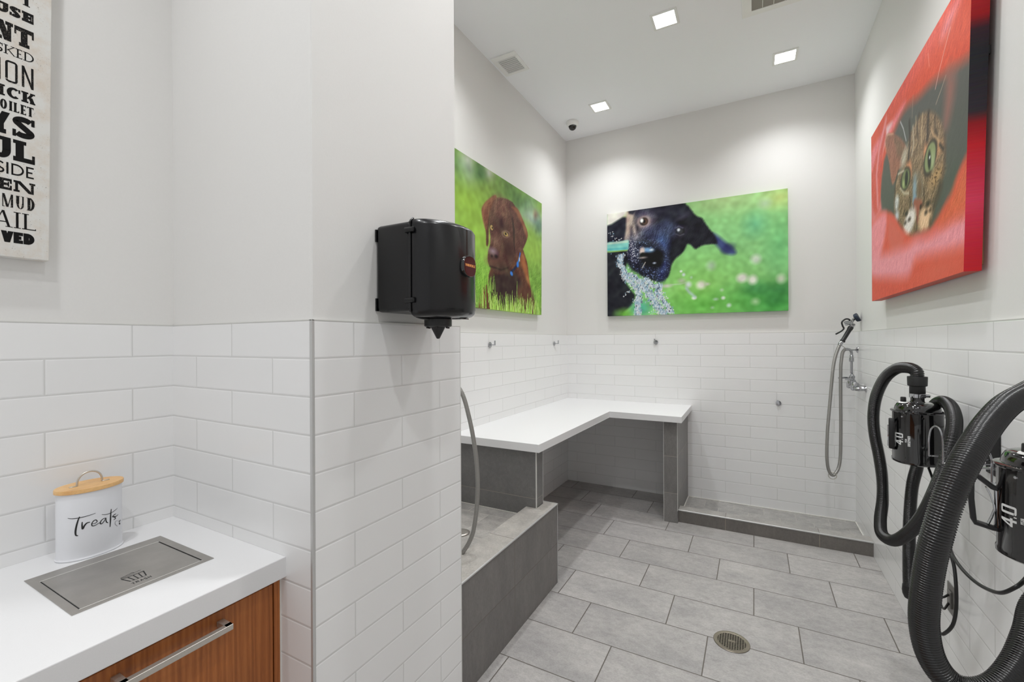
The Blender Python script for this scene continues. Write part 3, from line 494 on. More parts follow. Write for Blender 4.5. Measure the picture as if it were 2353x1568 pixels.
def canvas_mesh(name, paint, fn, depth_fn, mat, side_boost=None):
    """front grid fn(u,v) with the print wrapped round the edges to depth_fn(u,v); u,v in 0..1"""
    nu, nv = paint.nu, paint.nv
    col = paint.colors()
    verts = []; cols = []
    for j in range(nv):
        for i in range(nu): verts.append(fn(i / (nu - 1), j / (nv - 1)))
    cols = [col.reshape(-1, 3)]
    idx = np.arange(nu * nv).reshape(nv, nu)
    f = np.stack([idx[:-1, :-1], idx[:-1, 1:], idx[1:, 1:], idx[1:, :-1]], -1).reshape(-1, 4).tolist()
    loop = [(i, 0) for i in range(nu)] + [(nu - 1, j) for j in range(1, nv)] + [(i, nv - 1) for i in range(nu - 2, -1, -1)] + [(0, j) for j in range(nv - 2, 0, -1)]
    base = len(verts); n = len(loop)
    wrapc = []
    for i, j in loop: verts.append(fn(i / (nu - 1), j / (nv - 1))); wrapc.append(col[j, i])
    for i, j in loop: verts.append(depth_fn(i / (nu - 1), j / (nv - 1))); wrapc.append(col[j, i])
    wc = np.array(wrapc)
    if side_boost is not None: wc = side_boost(wc, loop + loop, nu, nv)
    cols.append(wc)
    for k in range(n):
        a, b = base + k, base + (k + 1) % n
        f.append([a, b, b + n, a + n])
    f.append([base + n + k for k in range(n)])
    me = bpy.data.meshes.new(name); me.from_pydata(verts, [], f)
    at = me.color_attributes.new('print', 'FLOAT_COLOR', 'POINT')
    cc = np.concatenate(cols); cc = np.concatenate([cc, np.ones((len(cc), 1))], 1).astype(np.float32)
    at.data.foreach_set('color', cc.ravel())
    me.materials.append(mat); me.update()
    o = bpy.data.objects.new(name, me); C.objects.link(o); return o

# ------------------------------------------------------------------ materials
M = {}
M['paint'] = simple('wall_paint', (223, 222, 220), 0.55, noise_scale=160, noise_amt=0.015, bump=0.12)
M['ceil'] = simple('ceiling_paint', (242, 243, 246), 0.7, noise_scale=120, noise_amt=0.01, bump=0.06)
WH = (230, 230, 230); GR = (208, 208, 207)
def wt(name, ua, u0): return tile_mat(name, ua, 2, .405, ROW, u0, 0.0, 0.5, .0028, WH, GR, .24, .012)
M['t_alc'] = wt('white_tile_alcove', 1, .6702)
M['t_alcs'] = wt('white_tile_alcove_side', 0, -1.4116)
M['t_pil'] = wt('white_tile_pillar', 1, .9275)
M['t_left'] = wt('white_tile_left', 1, 2.857)
M['t_back'] = wt('white_tile_back', 0, -1.6536 + .405)
M['t_right'] = wt('white_tile_right', 1, 2.9103)
M['quartz'] = simple('white_quartz', (226, 226, 227), .3, noise_scale=420, noise_amt=.03)
stone = dict(scale=(1, 1.35, 1), s1=3.2, s2=17)
M['floor'] = tile_mat('grey_floor_tile', 0, 1, .61, .30, -.212, 2.13, 1 / 3, .0045, (165, 162, 160), (92, 86, 80), .5, .05, .0008, dict(scale=(1, 1.6, 1), s1=2.6, s2=22, amt=.8))
M['kerbtop'] = tile_mat('grey_kerb_tile', 1, 0, .61, .6, 1.8108, -1.4, 0, .003, (166, 162, 157), (110, 104, 98), .45, .03, .0008, dict(scale=(1, 1, 1), s1=5, s2=22, amt=.7))
M['kerbtop2'] = tile_mat('grey_kerb_tile_shower', 0, 1, .61, .6, -.275, 3.6, 0, .003, (158, 155, 151), (110, 104, 98), .42, .03, .0008, dict(scale=(1, 1, 1), s1=5, s2=22, amt=.7))
M['pan1'] = tile_mat('grey_pan_tile', 0, 1, .30, .30, -1.56, 2.41, .5, .0035, (160, 157, 153), (182, 178, 170), .45, .05, .0008, dict(scale=(1, 1, 1), s1=5, s2=20, amt=.7))
M['pan2'] = tile_mat('grey_shower_pan_tile', 0, 1, .23, .155, -.35, 3.99, .5, .003, (156, 154, 151), (176, 173, 166), .42, .05, .0008, dict(scale=(1, 1, 1), s1=5, s2=20, amt=.7))
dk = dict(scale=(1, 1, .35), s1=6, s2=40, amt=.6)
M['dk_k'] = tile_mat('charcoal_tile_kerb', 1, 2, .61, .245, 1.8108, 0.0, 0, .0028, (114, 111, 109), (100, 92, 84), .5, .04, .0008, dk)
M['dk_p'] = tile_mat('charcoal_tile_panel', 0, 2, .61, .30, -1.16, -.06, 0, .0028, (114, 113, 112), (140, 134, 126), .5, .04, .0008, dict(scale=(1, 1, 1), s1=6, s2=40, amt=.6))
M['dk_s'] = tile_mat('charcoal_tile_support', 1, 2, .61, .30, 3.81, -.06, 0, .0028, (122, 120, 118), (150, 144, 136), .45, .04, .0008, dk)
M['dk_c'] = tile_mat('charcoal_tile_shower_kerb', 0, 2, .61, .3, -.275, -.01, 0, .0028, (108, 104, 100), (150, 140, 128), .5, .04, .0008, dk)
M['trim'] = simple('satin_trim_metal', (198, 198, 197), .32, metal=.45, noise_amt=.02)
M['wtrim'] = simple('white_edge_trim', (212, 212, 208), .35)
M['caulk'] = simple('white_caulk', (222, 220, 214), .5)
M['chrome'] = simple('chrome', (176, 177, 180), .08, metal=1, noise_amt=.01)
M['bnick'] = simple('brushed_nickel', (206, 201, 193), .36, metal=.8, noise_scale=200, noise_amt=.05)
M['bronze'] = simple('aged_nickel_bronze', (150, 141, 128), .38, metal=.8, noise_amt=.05)
M['blackgloss'] = simple('gloss_black_enamel', (12, 12, 13), .07, spec=.6, coat=.6, noise_amt=.01)
M['blackplastic'] = simple('satin_black_plastic', (8, 8, 11), .27, spec=.42, coat=.1, noise_amt=.02)
M['blackmatt'] = simple('matt_black_plastic', (26, 26, 27), .42, noise_amt=.03)
M['rubber'] = simple('black_rubber', (24, 24, 25), .5, noise_amt=.03)
M['hose'] = simple('black_corrugated_plastic', (13, 13, 14), .22, spec=.6, coat=0, noise_amt=.03)
M['cord'] = simple('black_cord', (16, 16, 16), .4)
M['white_enamel'] = simple('white_enamel', (224, 225, 229), .38, noise_amt=.01)
M['white_plastic'] = simple('white_plastic', (236, 236, 234), .4, noise_amt=.01)
M['ink'] = simple('black_ink', (16, 16, 17), .45, noise_amt=.01)
M['label_white'] = simple('white_lettering', (225, 226, 226), .4, noise_amt=.01)
M['orange'] = simple('orange_lettering', (238, 160, 92), .45, noise_amt=.02)
M['maroon'] = simple('badge_maroon_reflection', (30, 9, 14), .14, noise_amt=.02, coat=.5)  # maroon reflection painted into the dark badge colour
M['darkhole'] = simple('dark_cavity', (10, 10, 9), .8)
M['smoked'] = simple('smoked_dome', (22, 22, 21), .12, spec=.6)
M['stretch'] = simple('stretcher_pine', (196, 160, 118), .6, noise_scale=30, noise_amt=.1)
M['ventdark'] = simple('dark_vent_back', (88, 87, 84), .7)
M['lip'] = simple('painted_lip_glint', (238, 237, 233), .25, metal=.25)  # near-white paints the light caught by the rolled edges
M['slate'] = simple('grey_plastic_plate', (112, 110, 106), .35, metal=.3)
M['bluegrip'] = simple('dark_blue_rubber', (26, 40, 58), .4)
M['grille'] = simple('grille_core', (150, 146, 138), .6, noise_scale=300, noise_amt=.1)

k = NT('stainless_plate')
v = k.coords((2, 2, 30)); n1 = k.noise(v, 8, 4); n2 = k.noise(k.coords((1, 40, 1)), 30, 2)
k.set(color=k.mix(n1, lin((158, 155, 150)), lin((192, 188, 183))), metal=.85, rough=k.math('ADD', k.math('MULTIPLY', n2, .10), .32))
M['steel'] = k.m
k = NT('braided_steel')
v = k.coords(); wv = k.n('ShaderNodeTexWave'); wv.wave_type = 'BANDS'; wv.bands_direction = 'Z'; wv.inputs['Scale'].default_value = 95; wv.inputs['Distortion'].default_value = .3
k.l(v, wv.inputs['Vector'])
k.set(color=k.mix(wv.outputs['Fac'], lin((110, 109, 106)), lin((186, 184, 180))), metal=.75, rough=.34); k.bump(wv.outputs['Fac'], .5, .001)
M['braid'] = k.m
def wood(name, c0, c1, c2, stretch, sc, rough, dark=None):
    k = NT(name)
    v = k.coords(stretch); n = k.noise(v, sc, 5, .6)
    wv = k.n('ShaderNodeTexWave'); wv.wave_type = 'BANDS'; wv.bands_direction = 'Y'; wv.inputs['Scale'].default_value = 3.2; wv.inputs['Distortion'].default_value = 9; wv.inputs['Detail'].default_value = 3; wv.inputs['Detail Scale'].default_value = 1.4
    k.l(v, wv.inputs['Vector'])
    n3 = k.noise(k.coords(tuple(s * 9 for s in stretch)), 14, 3, .7)
    f = k.math('ADD', k.math('MULTIPLY', n, .82), k.math('MULTIPLY', wv.outputs['Fac'], .18))
    col = k.ramp(f, [(.22, lin(c0)), (.5, lin(c1)), (.8, lin(c2))])
    col = k.mix(.35, col, k.ramp(n3, [(.3, (.62, .58, .52, 1)), (.6, (1.08, 1.08, 1.08, 1))]), 'MULTIPLY')
    k.set(color=col, rough=rough); k.bump(n3, .12, .0006); return k.m
M['walnut'] = wood('walnut_veneer', (124, 66, 24), (160, 92, 40), (190, 118, 60), (1.0, 7.0, .35), 4, .36)
M['bamboo'] = wood('bamboo', (206, 152, 92), (224, 178, 118), (236, 196, 140), (3, .5, 3), 6, .4)

k = NT('canvas_print'); at = k.n('ShaderNodeAttribute'); at.attribute_name = 'print'
k.set(color=at.outputs['Color'], rough=.5, spec=.22)
wvn = k.noise(k.coords(), 900, 1); k.bump(wvn, .08, .0004)
M['print'] = k.m
k = NT('distressed_sign')
v = k.coords(); n1 = k.noise(v, 14, 5, .7); n2 = k.noise(v, 260, 3, .8); n3 = k.noise(v, 26, 3, .6)
base = k.mix(k.ramp(n1, [(.45, (0, 0, 0, 1)), (.68, (1, 1, 1, 1))]), lin((214, 213, 209)), lin((206, 196, 184)))
m1 = k.math('MULTIPLY', k.math('GREATER_THAN', n2, .66), k.math('GREATER_THAN', n3, .5))
k.set(color=k.mix(m1, base, lin((112, 106, 98))), rough=.5)
M['sign'] = k.m
k = NT('worn_ink'); v = k.coords(); n2 = k.noise(v, 420, 3, .8)
n4 = k.noise(v, 9, 2, .5)
k.set(color=k.mix(k.math('MULTIPLY', k.math('GREATER_THAN', n2, .62), k.math('GREATER_THAN', n4, .52)), lin((15, 14, 14)), lin((140, 130, 118))), rough=.75, spec=.2)
M['wornink'] = k.m
k = NT('lamp_diffuser'); k.set(color=(1, 1, 1, 1)); k.b.inputs['Emission Color'].default_value = (1, .98, .95, 1); k.b.inputs['Emission Strength'].default_value = 14
M['glow'] = k.m
k = NT('clear_dome'); k.set(color=(1, 1, 1, 1), rough=.03, trans=1.0, ior=1.3); M['clear'] = k.m

# ------------------------------------------------------------------ the room
bm = bmesh.new(); box(bm, -3.0, XR + .3, YF, YB + .3, -.1, 0); struct('floor', bm, M['floor'])
bm = bmesh.new(); box(bm, -3.0, XR + .3, YF, YB + .3, ZC, ZC + .1); struct('ceiling', bm, M['ceil'])

bm = bmesh.new(); box(bm, XR + .010, XR + .15, YF, YB + .15, 0, ZC); wr = struct('wall_right', bm, M['paint'])
bm = bmesh.new(); box(bm, XR, XR + .010, YF, YB + .0, 0, ZT, .0); struct('tile_wainscot', bm, M['t_right'], wr)
bm = bmesh.new(); box(bm, XR - .0006, XR + .010, YF, YB, ZT, ZT + .003); struct('edge_trim', bm, M['wtrim'], wr)
bm = bmesh.new(); box(bm, -3.0, XR + .15, YB + .010, YB + .15, 0, ZC); wb = struct('wall_back', bm, M['paint'])
bm = bmesh.new(); box(bm, XL - .01, XR + .01, YB, YB + .010, 0, ZT); struct('tile_wainscot', bm, M['t_back'], wb)
bm = bmesh.new(); box(bm, XL, XR, YB - .0006, YB + .010, ZT, ZT + .003); struct('edge_trim', bm, M['wtrim'], wb)
bm = bmesh.new(); box(bm, XL - .15, XL - .010, YP - .3, YB + .15, 0, ZC); wl = struct('wall_left', bm, M['paint'])
bm = bmesh.new(); box(bm, XL - .010, XL, YP - .05, YB, 0, ZT); struct('tile_wainscot', bm, M['t_left'], wl)
bm = bmesh.new(); box(bm, XL - .010, XL + .0006, YP, YB, ZT, ZT + .003); struct('edge_trim', bm, M['wtrim'], wl)
# pillar block between the alcove and the dog wash
bm = bmesh.new(); box(bm, XL - .16, XP - .006, YA + .006, YP - .021, 0, ZC, .003, 1); wp = struct('wall_pillar', bm, M['paint'])
bm = bmesh.new(); box(bm, XP - .006, XP, YA + .0085, YP - .0025, 0, ZT); struct('tile_wainscot', bm, M['t_pil'], wp)
bm = bmesh.new(); box(bm, XA, XP - .0085, YA, YA + .006, 0, ZT); struct('tile_wainscot', bm, M['t_alcs'], wp)
bm = bmesh.new(); box(bm, XL, XP - .0025, YP - .021, YP, 0, ZT); struct('tile_wainscot', bm, M['t_alcs'], wp)
bm = bmesh.new(); box(bm, XP - .0085, XP + .0008, YA - .0008, YA + .0085, 0, ZT + .003, .0012, 1); struct('corner_trim', bm, M['trim'], wp)
bm = bmesh.new(); box(bm, XP - .0025, XP + .0006, YP - .0025, YP + .0006, 0, ZT + .003); struct('corner_trim', bm, M['wtrim'], wp)
bm = bmesh.new(); box(bm, XP - .007, XP + .0008, YA - .0008, YP + .0006, ZT, ZT + .003); box(bm, XA, XP - .007, YA - .0008, YA + .007, ZT, ZT + .003); box(bm, XL, XP, YP - .021, YP + .0006, ZT, ZT + .003)
struct('edge_trim', bm, M['wtrim'], wp)
# alcove wall carrying the sign
bm = bmesh.new(); box(bm, XA - .15, XA - .008, YF, YA + .05, 0, ZC); wa = struct('wall_alcove', bm, M['paint'])
bm = bmesh.new(); box(bm, XA - .008, XA, YF, YA + .0, 0, ZT); struct('tile_wainscot', bm, M['t_alc'], wa)
bm = bmesh.new(); box(bm, XA - .008, XA + .0008, YF, YA, ZT, ZT + .003); struct('edge_trim', bm, M['wtrim'], wa)

# ------------------------------------------------------------------ L-shaped quartz bench on tiled supports
t = thing('tiled_bench', (-1.2, 3.7, 0), 'L-shaped white quartz bench on dark tiled supports in the far left corner', 'bench')
P_ = Part(t)
bm = bmesh.new()
prism(bm, [(XL, 2.372), (-1.118, 2.372), (-1.098, 3.755), (-.510, 3.745), (-.518, YB), (XL, YB)], .830, .880, 'z', .002, 2)
P_('bench_top', bm, M['quartz'])
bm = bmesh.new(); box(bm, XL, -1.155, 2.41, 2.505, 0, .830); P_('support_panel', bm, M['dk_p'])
bm = bmesh.new(); box(bm, -1.158, -1.152, 2.4075, 2.4145, 0, .830, .001, 1); P_('edge_strip', bm, M['wtrim'])
bm = bmesh.new(); box(bm, -1.157, -1.1535, 2.5015, 2.5075, 0, .830); P_('edge_strip', bm, M['trim'])
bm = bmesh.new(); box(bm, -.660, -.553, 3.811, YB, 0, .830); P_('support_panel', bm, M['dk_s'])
for x in (-.6615, -.5545):
    bm = bmesh.new(); box(bm, x, x + .003, 3.8085, 3.812, 0 if x < -.6 else .1, .830); P_('edge_strip', bm, M['wtrim'])

# ------------------------------------------------------------------ raised dog wash with a tall kerb
t = thing('raised_dog_wash', (-1.07, 2.0, 0), 'raised dog wash with tall charcoal tiled kerb behind the white pillar', 'dog wash')
P_ = Part(t)
KZ = .487
bm = bmesh.new()
prism(bm, [(-1.073, YP), (-1.073, 2.535), (-1.170, 2.535), (-1.170, 2.506), (-1.151, 2.506), (-1.151, 2.407), (-1.221, 2.407), (-1.221, YP)], 0, KZ - .008)
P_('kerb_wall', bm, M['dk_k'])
bm = bmesh.new()
prism(bm, [(-1.073, YP), (-1.073, 2.535), (-1.170, 2.535), (-1.170, 2.506), (-1.151, 2.506), (-1.151, 2.407), (-1.221, 2.407), (-1.221, YP)], KZ - .008, KZ)
P_('kerb_cap', bm, M['kerbtop'])
bm = bmesh.new(); box(bm, -1.076, -1.0685, YP, 2.5375, KZ - .006, KZ + .0022, .002, 2); box(bm, -1.170, -1.0685, 2.534, 2.5385, KZ - .006, KZ + .0022, .001, 1)
P_('edge_strip', bm, M['trim'])
bm = bmesh.new(); box(bm, -1.0755, -1.0705, 2.533, 2.538, 0, KZ - .006); P_('edge_strip', bm, M['trim'])
bm = bmesh.new(); box(bm, XL, -1.221, YP, 2.4095, 0, .430); P_('pan_floor', bm, M['pan1'])
bm = bmesh.new(); box(bm, XL, -1.221, 2.404, 2.4095, .430, .434); box(bm, -1.2255, -1.221, YP, 2.405, .430, .434); P_('caulk_line', bm, M['caulk'])
bm = bmesh.new(); lathe(bm, [(.0, .4302), (.045, .4302), (.048, .434), (.03, .4355), (.0001, .4352)], -1.43, 2.02, 32); dr = P_('drain_cover', bm, M['bnick'], True)

# ------------------------------------------------------------------ low shower tray in the back right
t = thing('low_shower_tray', (.07, 3.84, 0), 'low grey tiled shower tray with a dark kerb along the back wall', 'shower tray')
P_ = Part(t)
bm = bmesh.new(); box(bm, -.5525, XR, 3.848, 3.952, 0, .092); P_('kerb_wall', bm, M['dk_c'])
bm = bmesh.new(); box(bm, -.5525, XR, 3.848, 3.952, .092, .100); P_('kerb_cap', bm, M['kerbtop2'])
bm = bmesh.new(); box(bm, -.566, XR, 3.8445, 3.851, .092, .1022, .0015, 1); P_('edge_strip', bm, M['trim'])
bm = bmesh.new(); box(bm, -.5525, XR, 3.952, YB, 0, .020); P_('pan_floor', bm, M['pan2'])
bm = bmesh.new(); box(bm, -.5525, XR, YB - .006, YB, .020, .026); box(bm, -.5525, -.5465, 3.952, YB, .020, .026); box(bm, XR - .006, XR, 3.952, YB, .020, .026); P_('caulk_line', bm, M['caulk'])

# ------------------------------------------------------------------ floor drain
t = thing('floor_drain', (-.105, 2.4397, 0), 'round nickel floor drain with a square grid in the grey floor', 'drain')
P_ = Part(t)
bm = bmesh.new(); lathe(bm, [(.064, .0005), (.081, .0005), (.082, .002), (.080, .0042), (.066, .0046), (.0635, .0035), (.0635, .0008)], -.105, 2.4397, 64, caps=False)
P_('drain_ring', bm, M['bronze'], 'auto')
bm = bmesh.new(); lathe(bm, [(.0001, .0004), (.0655, .0004), (.0655, .0010), (.0001, .0010)], -.105, 2.4397, 48); P_('sump', bm, M['darkhole'])
bm = bmesh.new()
g = .0112
for i in range(-5, 6):
    o_ = i * g; L = math.sqrt(max(0, .0655 ** 2 - o_ ** 2))
    if L > .005:
        box(bm, -.105 + o_ - .0016, -.105 + o_ + .0016, 2.4397 - L, 2.4397 + L, .0012, .0040)
        box(bm, -.105 - L, -.105 + L, 2.4397 + o_ - .0016, 2.4397 + o_ + .0016, .0012, .0037)
box(bm, -.105 - .016, -.105 + .016, 2.4397 - .006, 2.4397 + .006, .0012, .0042)
P_('drain_grate', bm, M['bronze'])

# ------------------------------------------------------------------ alcove counter, cabinet, trash flap
bm = bmesh.new()
prism(bm, [(XA, -1.2), (-1.152, -1.2), (-1.152, YA), (XA, YA)], .8375, .895, 'z', .0022, 2)
ct = mesh_obj('worktop', bm, M['quartz']); tag(ct, 'white quartz worktop with a steel trash flap let into it', 'worktop')
t = thing('base_cabinet', (-1.46, .2, 0), 'walnut base cabinet under the white quartz worktop', 'cabinet')
P_ = Part(t)
bm = bmesh.new(); box(bm, XA, -1.196, -1.2, YA, .10, .836); box(bm, XA, -1.25, -1.2, YA, 0, .10); P_('body', bm, M['walnut'])
bm = bmesh.new(); box(bm, -1.196, -1.176, .7645, .7815, .10, .836, .0008, 1); P_('stile', bm, M['walnut'])
for i, (a, b) in enumerate(((.2765, .7615), (-.2165, .2735), (-.7095, -.2195))):
    bm = bmesh.new(); box(bm, -1.196, -1.177, a, b, .105, .822, .001, 1); d = P_('door', bm, M['walnut'])
    c_ = (a + b) / 2 - .0
    bm = bmesh.new(); box(bm, -1.147, -1.133, c_ - .112, c_ + .112, .785, .799, .0007, 1)
    for y in (c_ - .112, c_ + .096): box(bm, -1.178, -1.134, y, y + .016, .785, .799, .0007, 1)
    P_('handle', bm, M['bnick'], parent=d, label='brushed steel bar handle')
bm = bmesh.new(); box(bm, -1.180, -1.1755, .7815, YA, .10, .836); P_('caulk_line', bm, M['caulk'])

t = thing('trash_flap', (-1.4675, .536, .895), 'stainless steel trash flap set flush into the white worktop', 'trash flap')
P_ = Part(t)
x0, x1, y0, y1 = -1.6165, -1.3175, .390, .682
fx0, fx1, fy0, fy1 = -1.575, -1.331, .4065, .661
bm = bmesh.new()
for a in ((x0, fx0, y0, y1), (fx1, x1, y0, y1), (fx0, fx1, y0, fy0), (fx0, fx1, fy1, y1)): box(bm, a[0], a[1], a[2], a[3], .8952, .8966)
P_('frame', bm, M['steel'])
bm = bmesh.new(); box(bm, fx0 + .0022, fx1 - .0022, fy0 + .0032, fy1 - .0032, .8951, .8962, .0004, 1); P_('flap', bm, M['steel'])
for a in ((fx0, fx0 + .0016, fy0, fy1), (fx1 - .0016, fx1, fy0, fy1)):
    bm = bmesh.new(); box(bm, a[0], a[1], a[2], a[3], .8952, .8972); P_('rolled_edge', bm, M['lip'])
for a in ((fx0, fx1, fy0, fy0 + .003), (fx0, fx1, fy1 - .003, fy1)):
    bm = bmesh.new(); box(bm, a[0], a[1], a[2], a[3], .8951, .8953); P_('hinge_gap', bm, M['darkhole'])
# TRASH lettering and bin symbol, readable from the front edge (reading direction +y, up = -x)
zf = .89635
def fl(u, v): return (-1.3550 - v, .5125 + u, zf)
bm = bmesh.new()
letters(bm, word_items('TRASH', 0, .0405, -.0015, .0085, .0018, .0018, 0, 0, .22), fl)
def fq(pts): 
    vs = [bm.verts.new((x, y, zf)) for x, y in pts]; bm.faces.new(vs)
def seg2(a, b, wd):
    (x0_, y0_), (x1_, y1_) = a, b; dx, dy = x1_ - x0_, y1_ - y0_; L = math.hypot(dx, dy); nx, ny = -dy / L * wd / 2, dx / L * wd / 2
    fq([(x0_ + nx, y0_ + ny), (x1_ + nx, y1_ + ny), (x1_ - nx, y1_ - ny), (x0_ - nx, y0_ - ny)])
xb, xt = -1.3745, -1.4085
seg2((xt, .5095), (xb, .5165), .0028); seg2((xt, .5560), (xb, .5490), .0028); seg2((xb, .5160), (xb, .5495), .0014)
seg2((xt + .004, .5110), (xt + .004, .5545), .0016); seg2((xt, .5095), (xt, .5560), .0016)
for f_ in (.25, .5, .75): seg2((xt + .004, .5105 + .0445 * f_), (xb, .5165 + .0325 * f_), .0026)
seg2((xt - .004, .5110), (xt - .012, .5560), .0014); seg2((xt - .0075, .5120), (xt - .0155, .5380), .0014); seg2((xt - .004, .5110), (xt - .0075, .5120), .002); seg2((xt - .0155, .5380), (xt - .0095, .5400), .0014)
P_('lettering', bm, M['ink'], label='black etched bin symbol and word TRASH')

# ------------------------------------------------------------------ treats canister
CX, CY = -1.6785, .5372
t = thing('treats_canister', (CX, CY, .895), 'oval white treats canister with a bamboo lid on the worktop', 'canister')
P_ = Part(t)
SXY = (.052 / .072, 1.0)
bm = bmesh.new(); lathe(bm, [(.0715, .8952), (.0735, .8960), (.0740, .8985), (.0720, .9000), (.0712, .903), (.0712, 1.077), (.0705, 1.079)], CX, CY, 96, sx=SXY[0])
P_('body', bm, M['white_enamel'], 'auto')
bm = bmesh.new(); lathe(bm, [(.073, 1.0788), (.0752, 1.0798), (.0755, 1.0880), (.0745, 1.0902), (.0001, 1.0903)], CX, CY, 96, sx=SXY[0])
lid = P_('lid', bm, M['bamboo'], 'auto')
bm = bmesh.new(); arcp = []
for i in range(17):
    a = math.pi * i / 16; arcp.append((CX, CY - .0005 - .0275 * math.cos(a) * (1 if 1 else 0), 1.092 + .034 * math.sin(a) ** .8))
tube(bm, arcp, .0026, 10)
for s in (-1, 1):
    box(bm, CX - .0035, CX + .0035, CY - .0005 + s * .035 - .009, CY - .0005 + s * .035 + .009, 1.0903, 1.0918, .0006, 1)
P_('handle', bm, M['bnick'], 'auto', parent=lid, label='nickel arched handle')
# script word painted on the curved front (u along y, v = height); the front bulges towards +x
def can(u, v, off=.0004):
    y = max(-.0708, min(.0708, u)); x = .052 * math.sqrt(max(0, 1 - (y / .0712) ** 2)) * .99
    return (CX + x + off, CY + y, v)
TREATS=[([(-0.0568, 1.016), (-0.0498, 1.0134), (-0.0383, 1.0127), (-0.0233, 1.0136), (-0.005, 1.016)], 0.00189), ([(-0.0364, 1.0159), (-0.0395, 1.0057), (-0.0425, 0.99), (-0.044, 0.9758), (-0.0431, 0.9664), (-0.0394, 0.9644)], 0.00357), ([(-0.0316, 0.9999), (-0.032, 0.9908), (-0.031, 0.9804), (-0.0275, 0.9885), (-0.0227, 0.9944), (-0.0165, 0.9948)], 0.00357), ([(-0.0121, 0.9881), (-0.0055, 0.9881), (-0.0018, 0.992), (-0.0041, 0.9966), (-0.0086, 0.9963), (-0.0127, 0.9902), (-0.0125, 0.9836), (-0.0073, 0.9818), (-0.0009, 0.9842), (0.005, 0.9867)], 0.00231), ([(0.0178, 0.9942), (0.0126, 0.9943), (0.0073, 0.9906), (0.005, 0.9839), (0.0084, 0.9816), (0.0141, 0.987), (0.0184, 0.9949)], 0.00252), ([(0.0184, 0.9949), (0.0184, 0.9863), (0.0204, 0.9807), (0.0237, 0.9781)], 0.00252), ([(0.0314, 1.0146), (0.03, 0.9989), (0.0292, 0.98), (0.0281, 0.9641)], 0.00357), ([(0.0085, 1.0075), (0.0181, 1.0039), (0.0314, 1.0037), (0.0422, 1.0068), (0.0486, 1.0102)], 0.00168), ([(0.051, 0.9905), (0.0441, 0.9879), (0.0348, 0.9911), (0.0403, 0.9877), (0.0425, 0.9819), (0.0375, 0.9812)], 0.00273), ([(0.0445, 0.9955), (0.0384, 0.9943), (0.0339, 0.9911)], 0.00252), ([(0.0505, 0.9722), (0.044, 0.9743), (0.0413, 0.9698), (0.043, 0.9641), (0.0489, 0.9569)], 0.00084), ([(0.0522, 0.9684), (0.058, 0.9672)], 0.00252), ([(0.0544, 0.9647), (0.0567, 0.9581)], 0.0042), ([(0.0544, 0.9717), (0.0554, 0.9693)], 0.00168), ([(0.0583, 0.9704), (0.0594, 0.9678)], 0.00168)]

bm = bmesh.new()
for pts, wd in TREATS:
    P2 = [Vector((a, b, 0)) for a, b in pts]; P2 = spline(P2, 6)
    n = len(P2)
    for i in range(n - 1):
        quad = []
        for j, sg in ((i, 1), (i + 1, 1), (i + 1, -1), (i, -1)):
            a = P2[max(j - 1, 0)]; b = P2[min(j + 1, n - 1)]; tg = (b - a).normalized(); nn = Vector((-tg.y, tg.x, 0))
            wj = wd * (.55 + .45 * math.sin(math.pi * min(1, max(0, j / (n - 1)))))
            q = P2[j] + nn * sg * wj / 2; quad.append(bm.verts.new(can(q.x, q.y)))
        bm.faces.new(quad)
P_('lettering', bm, M['ink'], label='black handwritten word Treats with a heart and paw')

# ------------------------------------------------------------------ paper towel dispenser on the pillar
t = thing('towel_dispenser', (XP - .006, 1.155, 1.58), 'black centre-pull paper towel dispenser on the white pillar', 'dispenser')
P_ = Part(t)
wx = XP - .006
def dish(dx0, dx1, ax, y0, y1, z0, z1, seg=28):
    pass
bm = bmesh.new()
ya_, yb_, za_, zb_ = 1.020, 1.290, 1.590, 1.858
box(bm, wx, -.900, ya_, yb_, za_ - .004, zb_, .014, 4); P_('housing', bm, M['blackplastic'], 'auto')
for q in ((zb_ - .05, zb_ - .012), (za_ + .0, za_ + .04)):
    bm = bmesh.new(); box(bm, wx + .0005, wx + .006, ya_ - .002, yb_ + .002, q[0], q[1]); P_('wall_bracket', bm, M['blackplastic'])
bm = bmesh.new()
yc = (ya_ + yb_) / 2; hw = (yb_ - ya_) / 2; rgs = []
prof = [(0.0, .78, zb_ + .006), (.5, .90, zb_ + .0055), (.8, .96, zb_ + .003), (.93, .985, zb_ - .004), (1, 1, zb_ - .014), (1, 1, za_ + .006), (.97, .99, za_ - .006), (.86, .96, za_ - .015), (.6, .88, za_ - .021), (0, .75, za_ - .022)]
N = 48
for sx_, sy_, z in prof:
    rgs.append([bm.verts.new((-.902 + .112 * (math.sin(math.pi * i / N)) * max(sx_, .02), yc - hw * math.cos(math.pi * i / N) * sy_, z)) for i in range(N + 1)])
for a, b in zip(rgs, rgs[1:]):
    for i in range(N): bm.faces.new((a[i], a[i + 1], b[i + 1], b[i]))
    bm.faces.new((a[0], b[0], b[-1], a[-1]))
bm.faces.new(rgs[0]); bm.faces.new(rgs[-1][::-1])
door = P_('door', bm, M['blackplastic'], 'auto')
bm = bmesh.new()
rp = [(-.901, ya_ + .012, zb_ + .008), (-.901, ya_ - .0015, zb_ - .006), (-.901, ya_ - .0025, zb_ - .03), (-.901, ya_ - .0025, za_ + .02), (-.901, ya_ + .002, za_ - .006), (-.899, ya_ + .03, za_ - .022), (-.897, ya_ + .08, za_ - .026)]
tube(bm, spline(rp, 8), .0035, 10); P_('seam_rail', bm, M['blackplastic'], 'auto', parent=door)
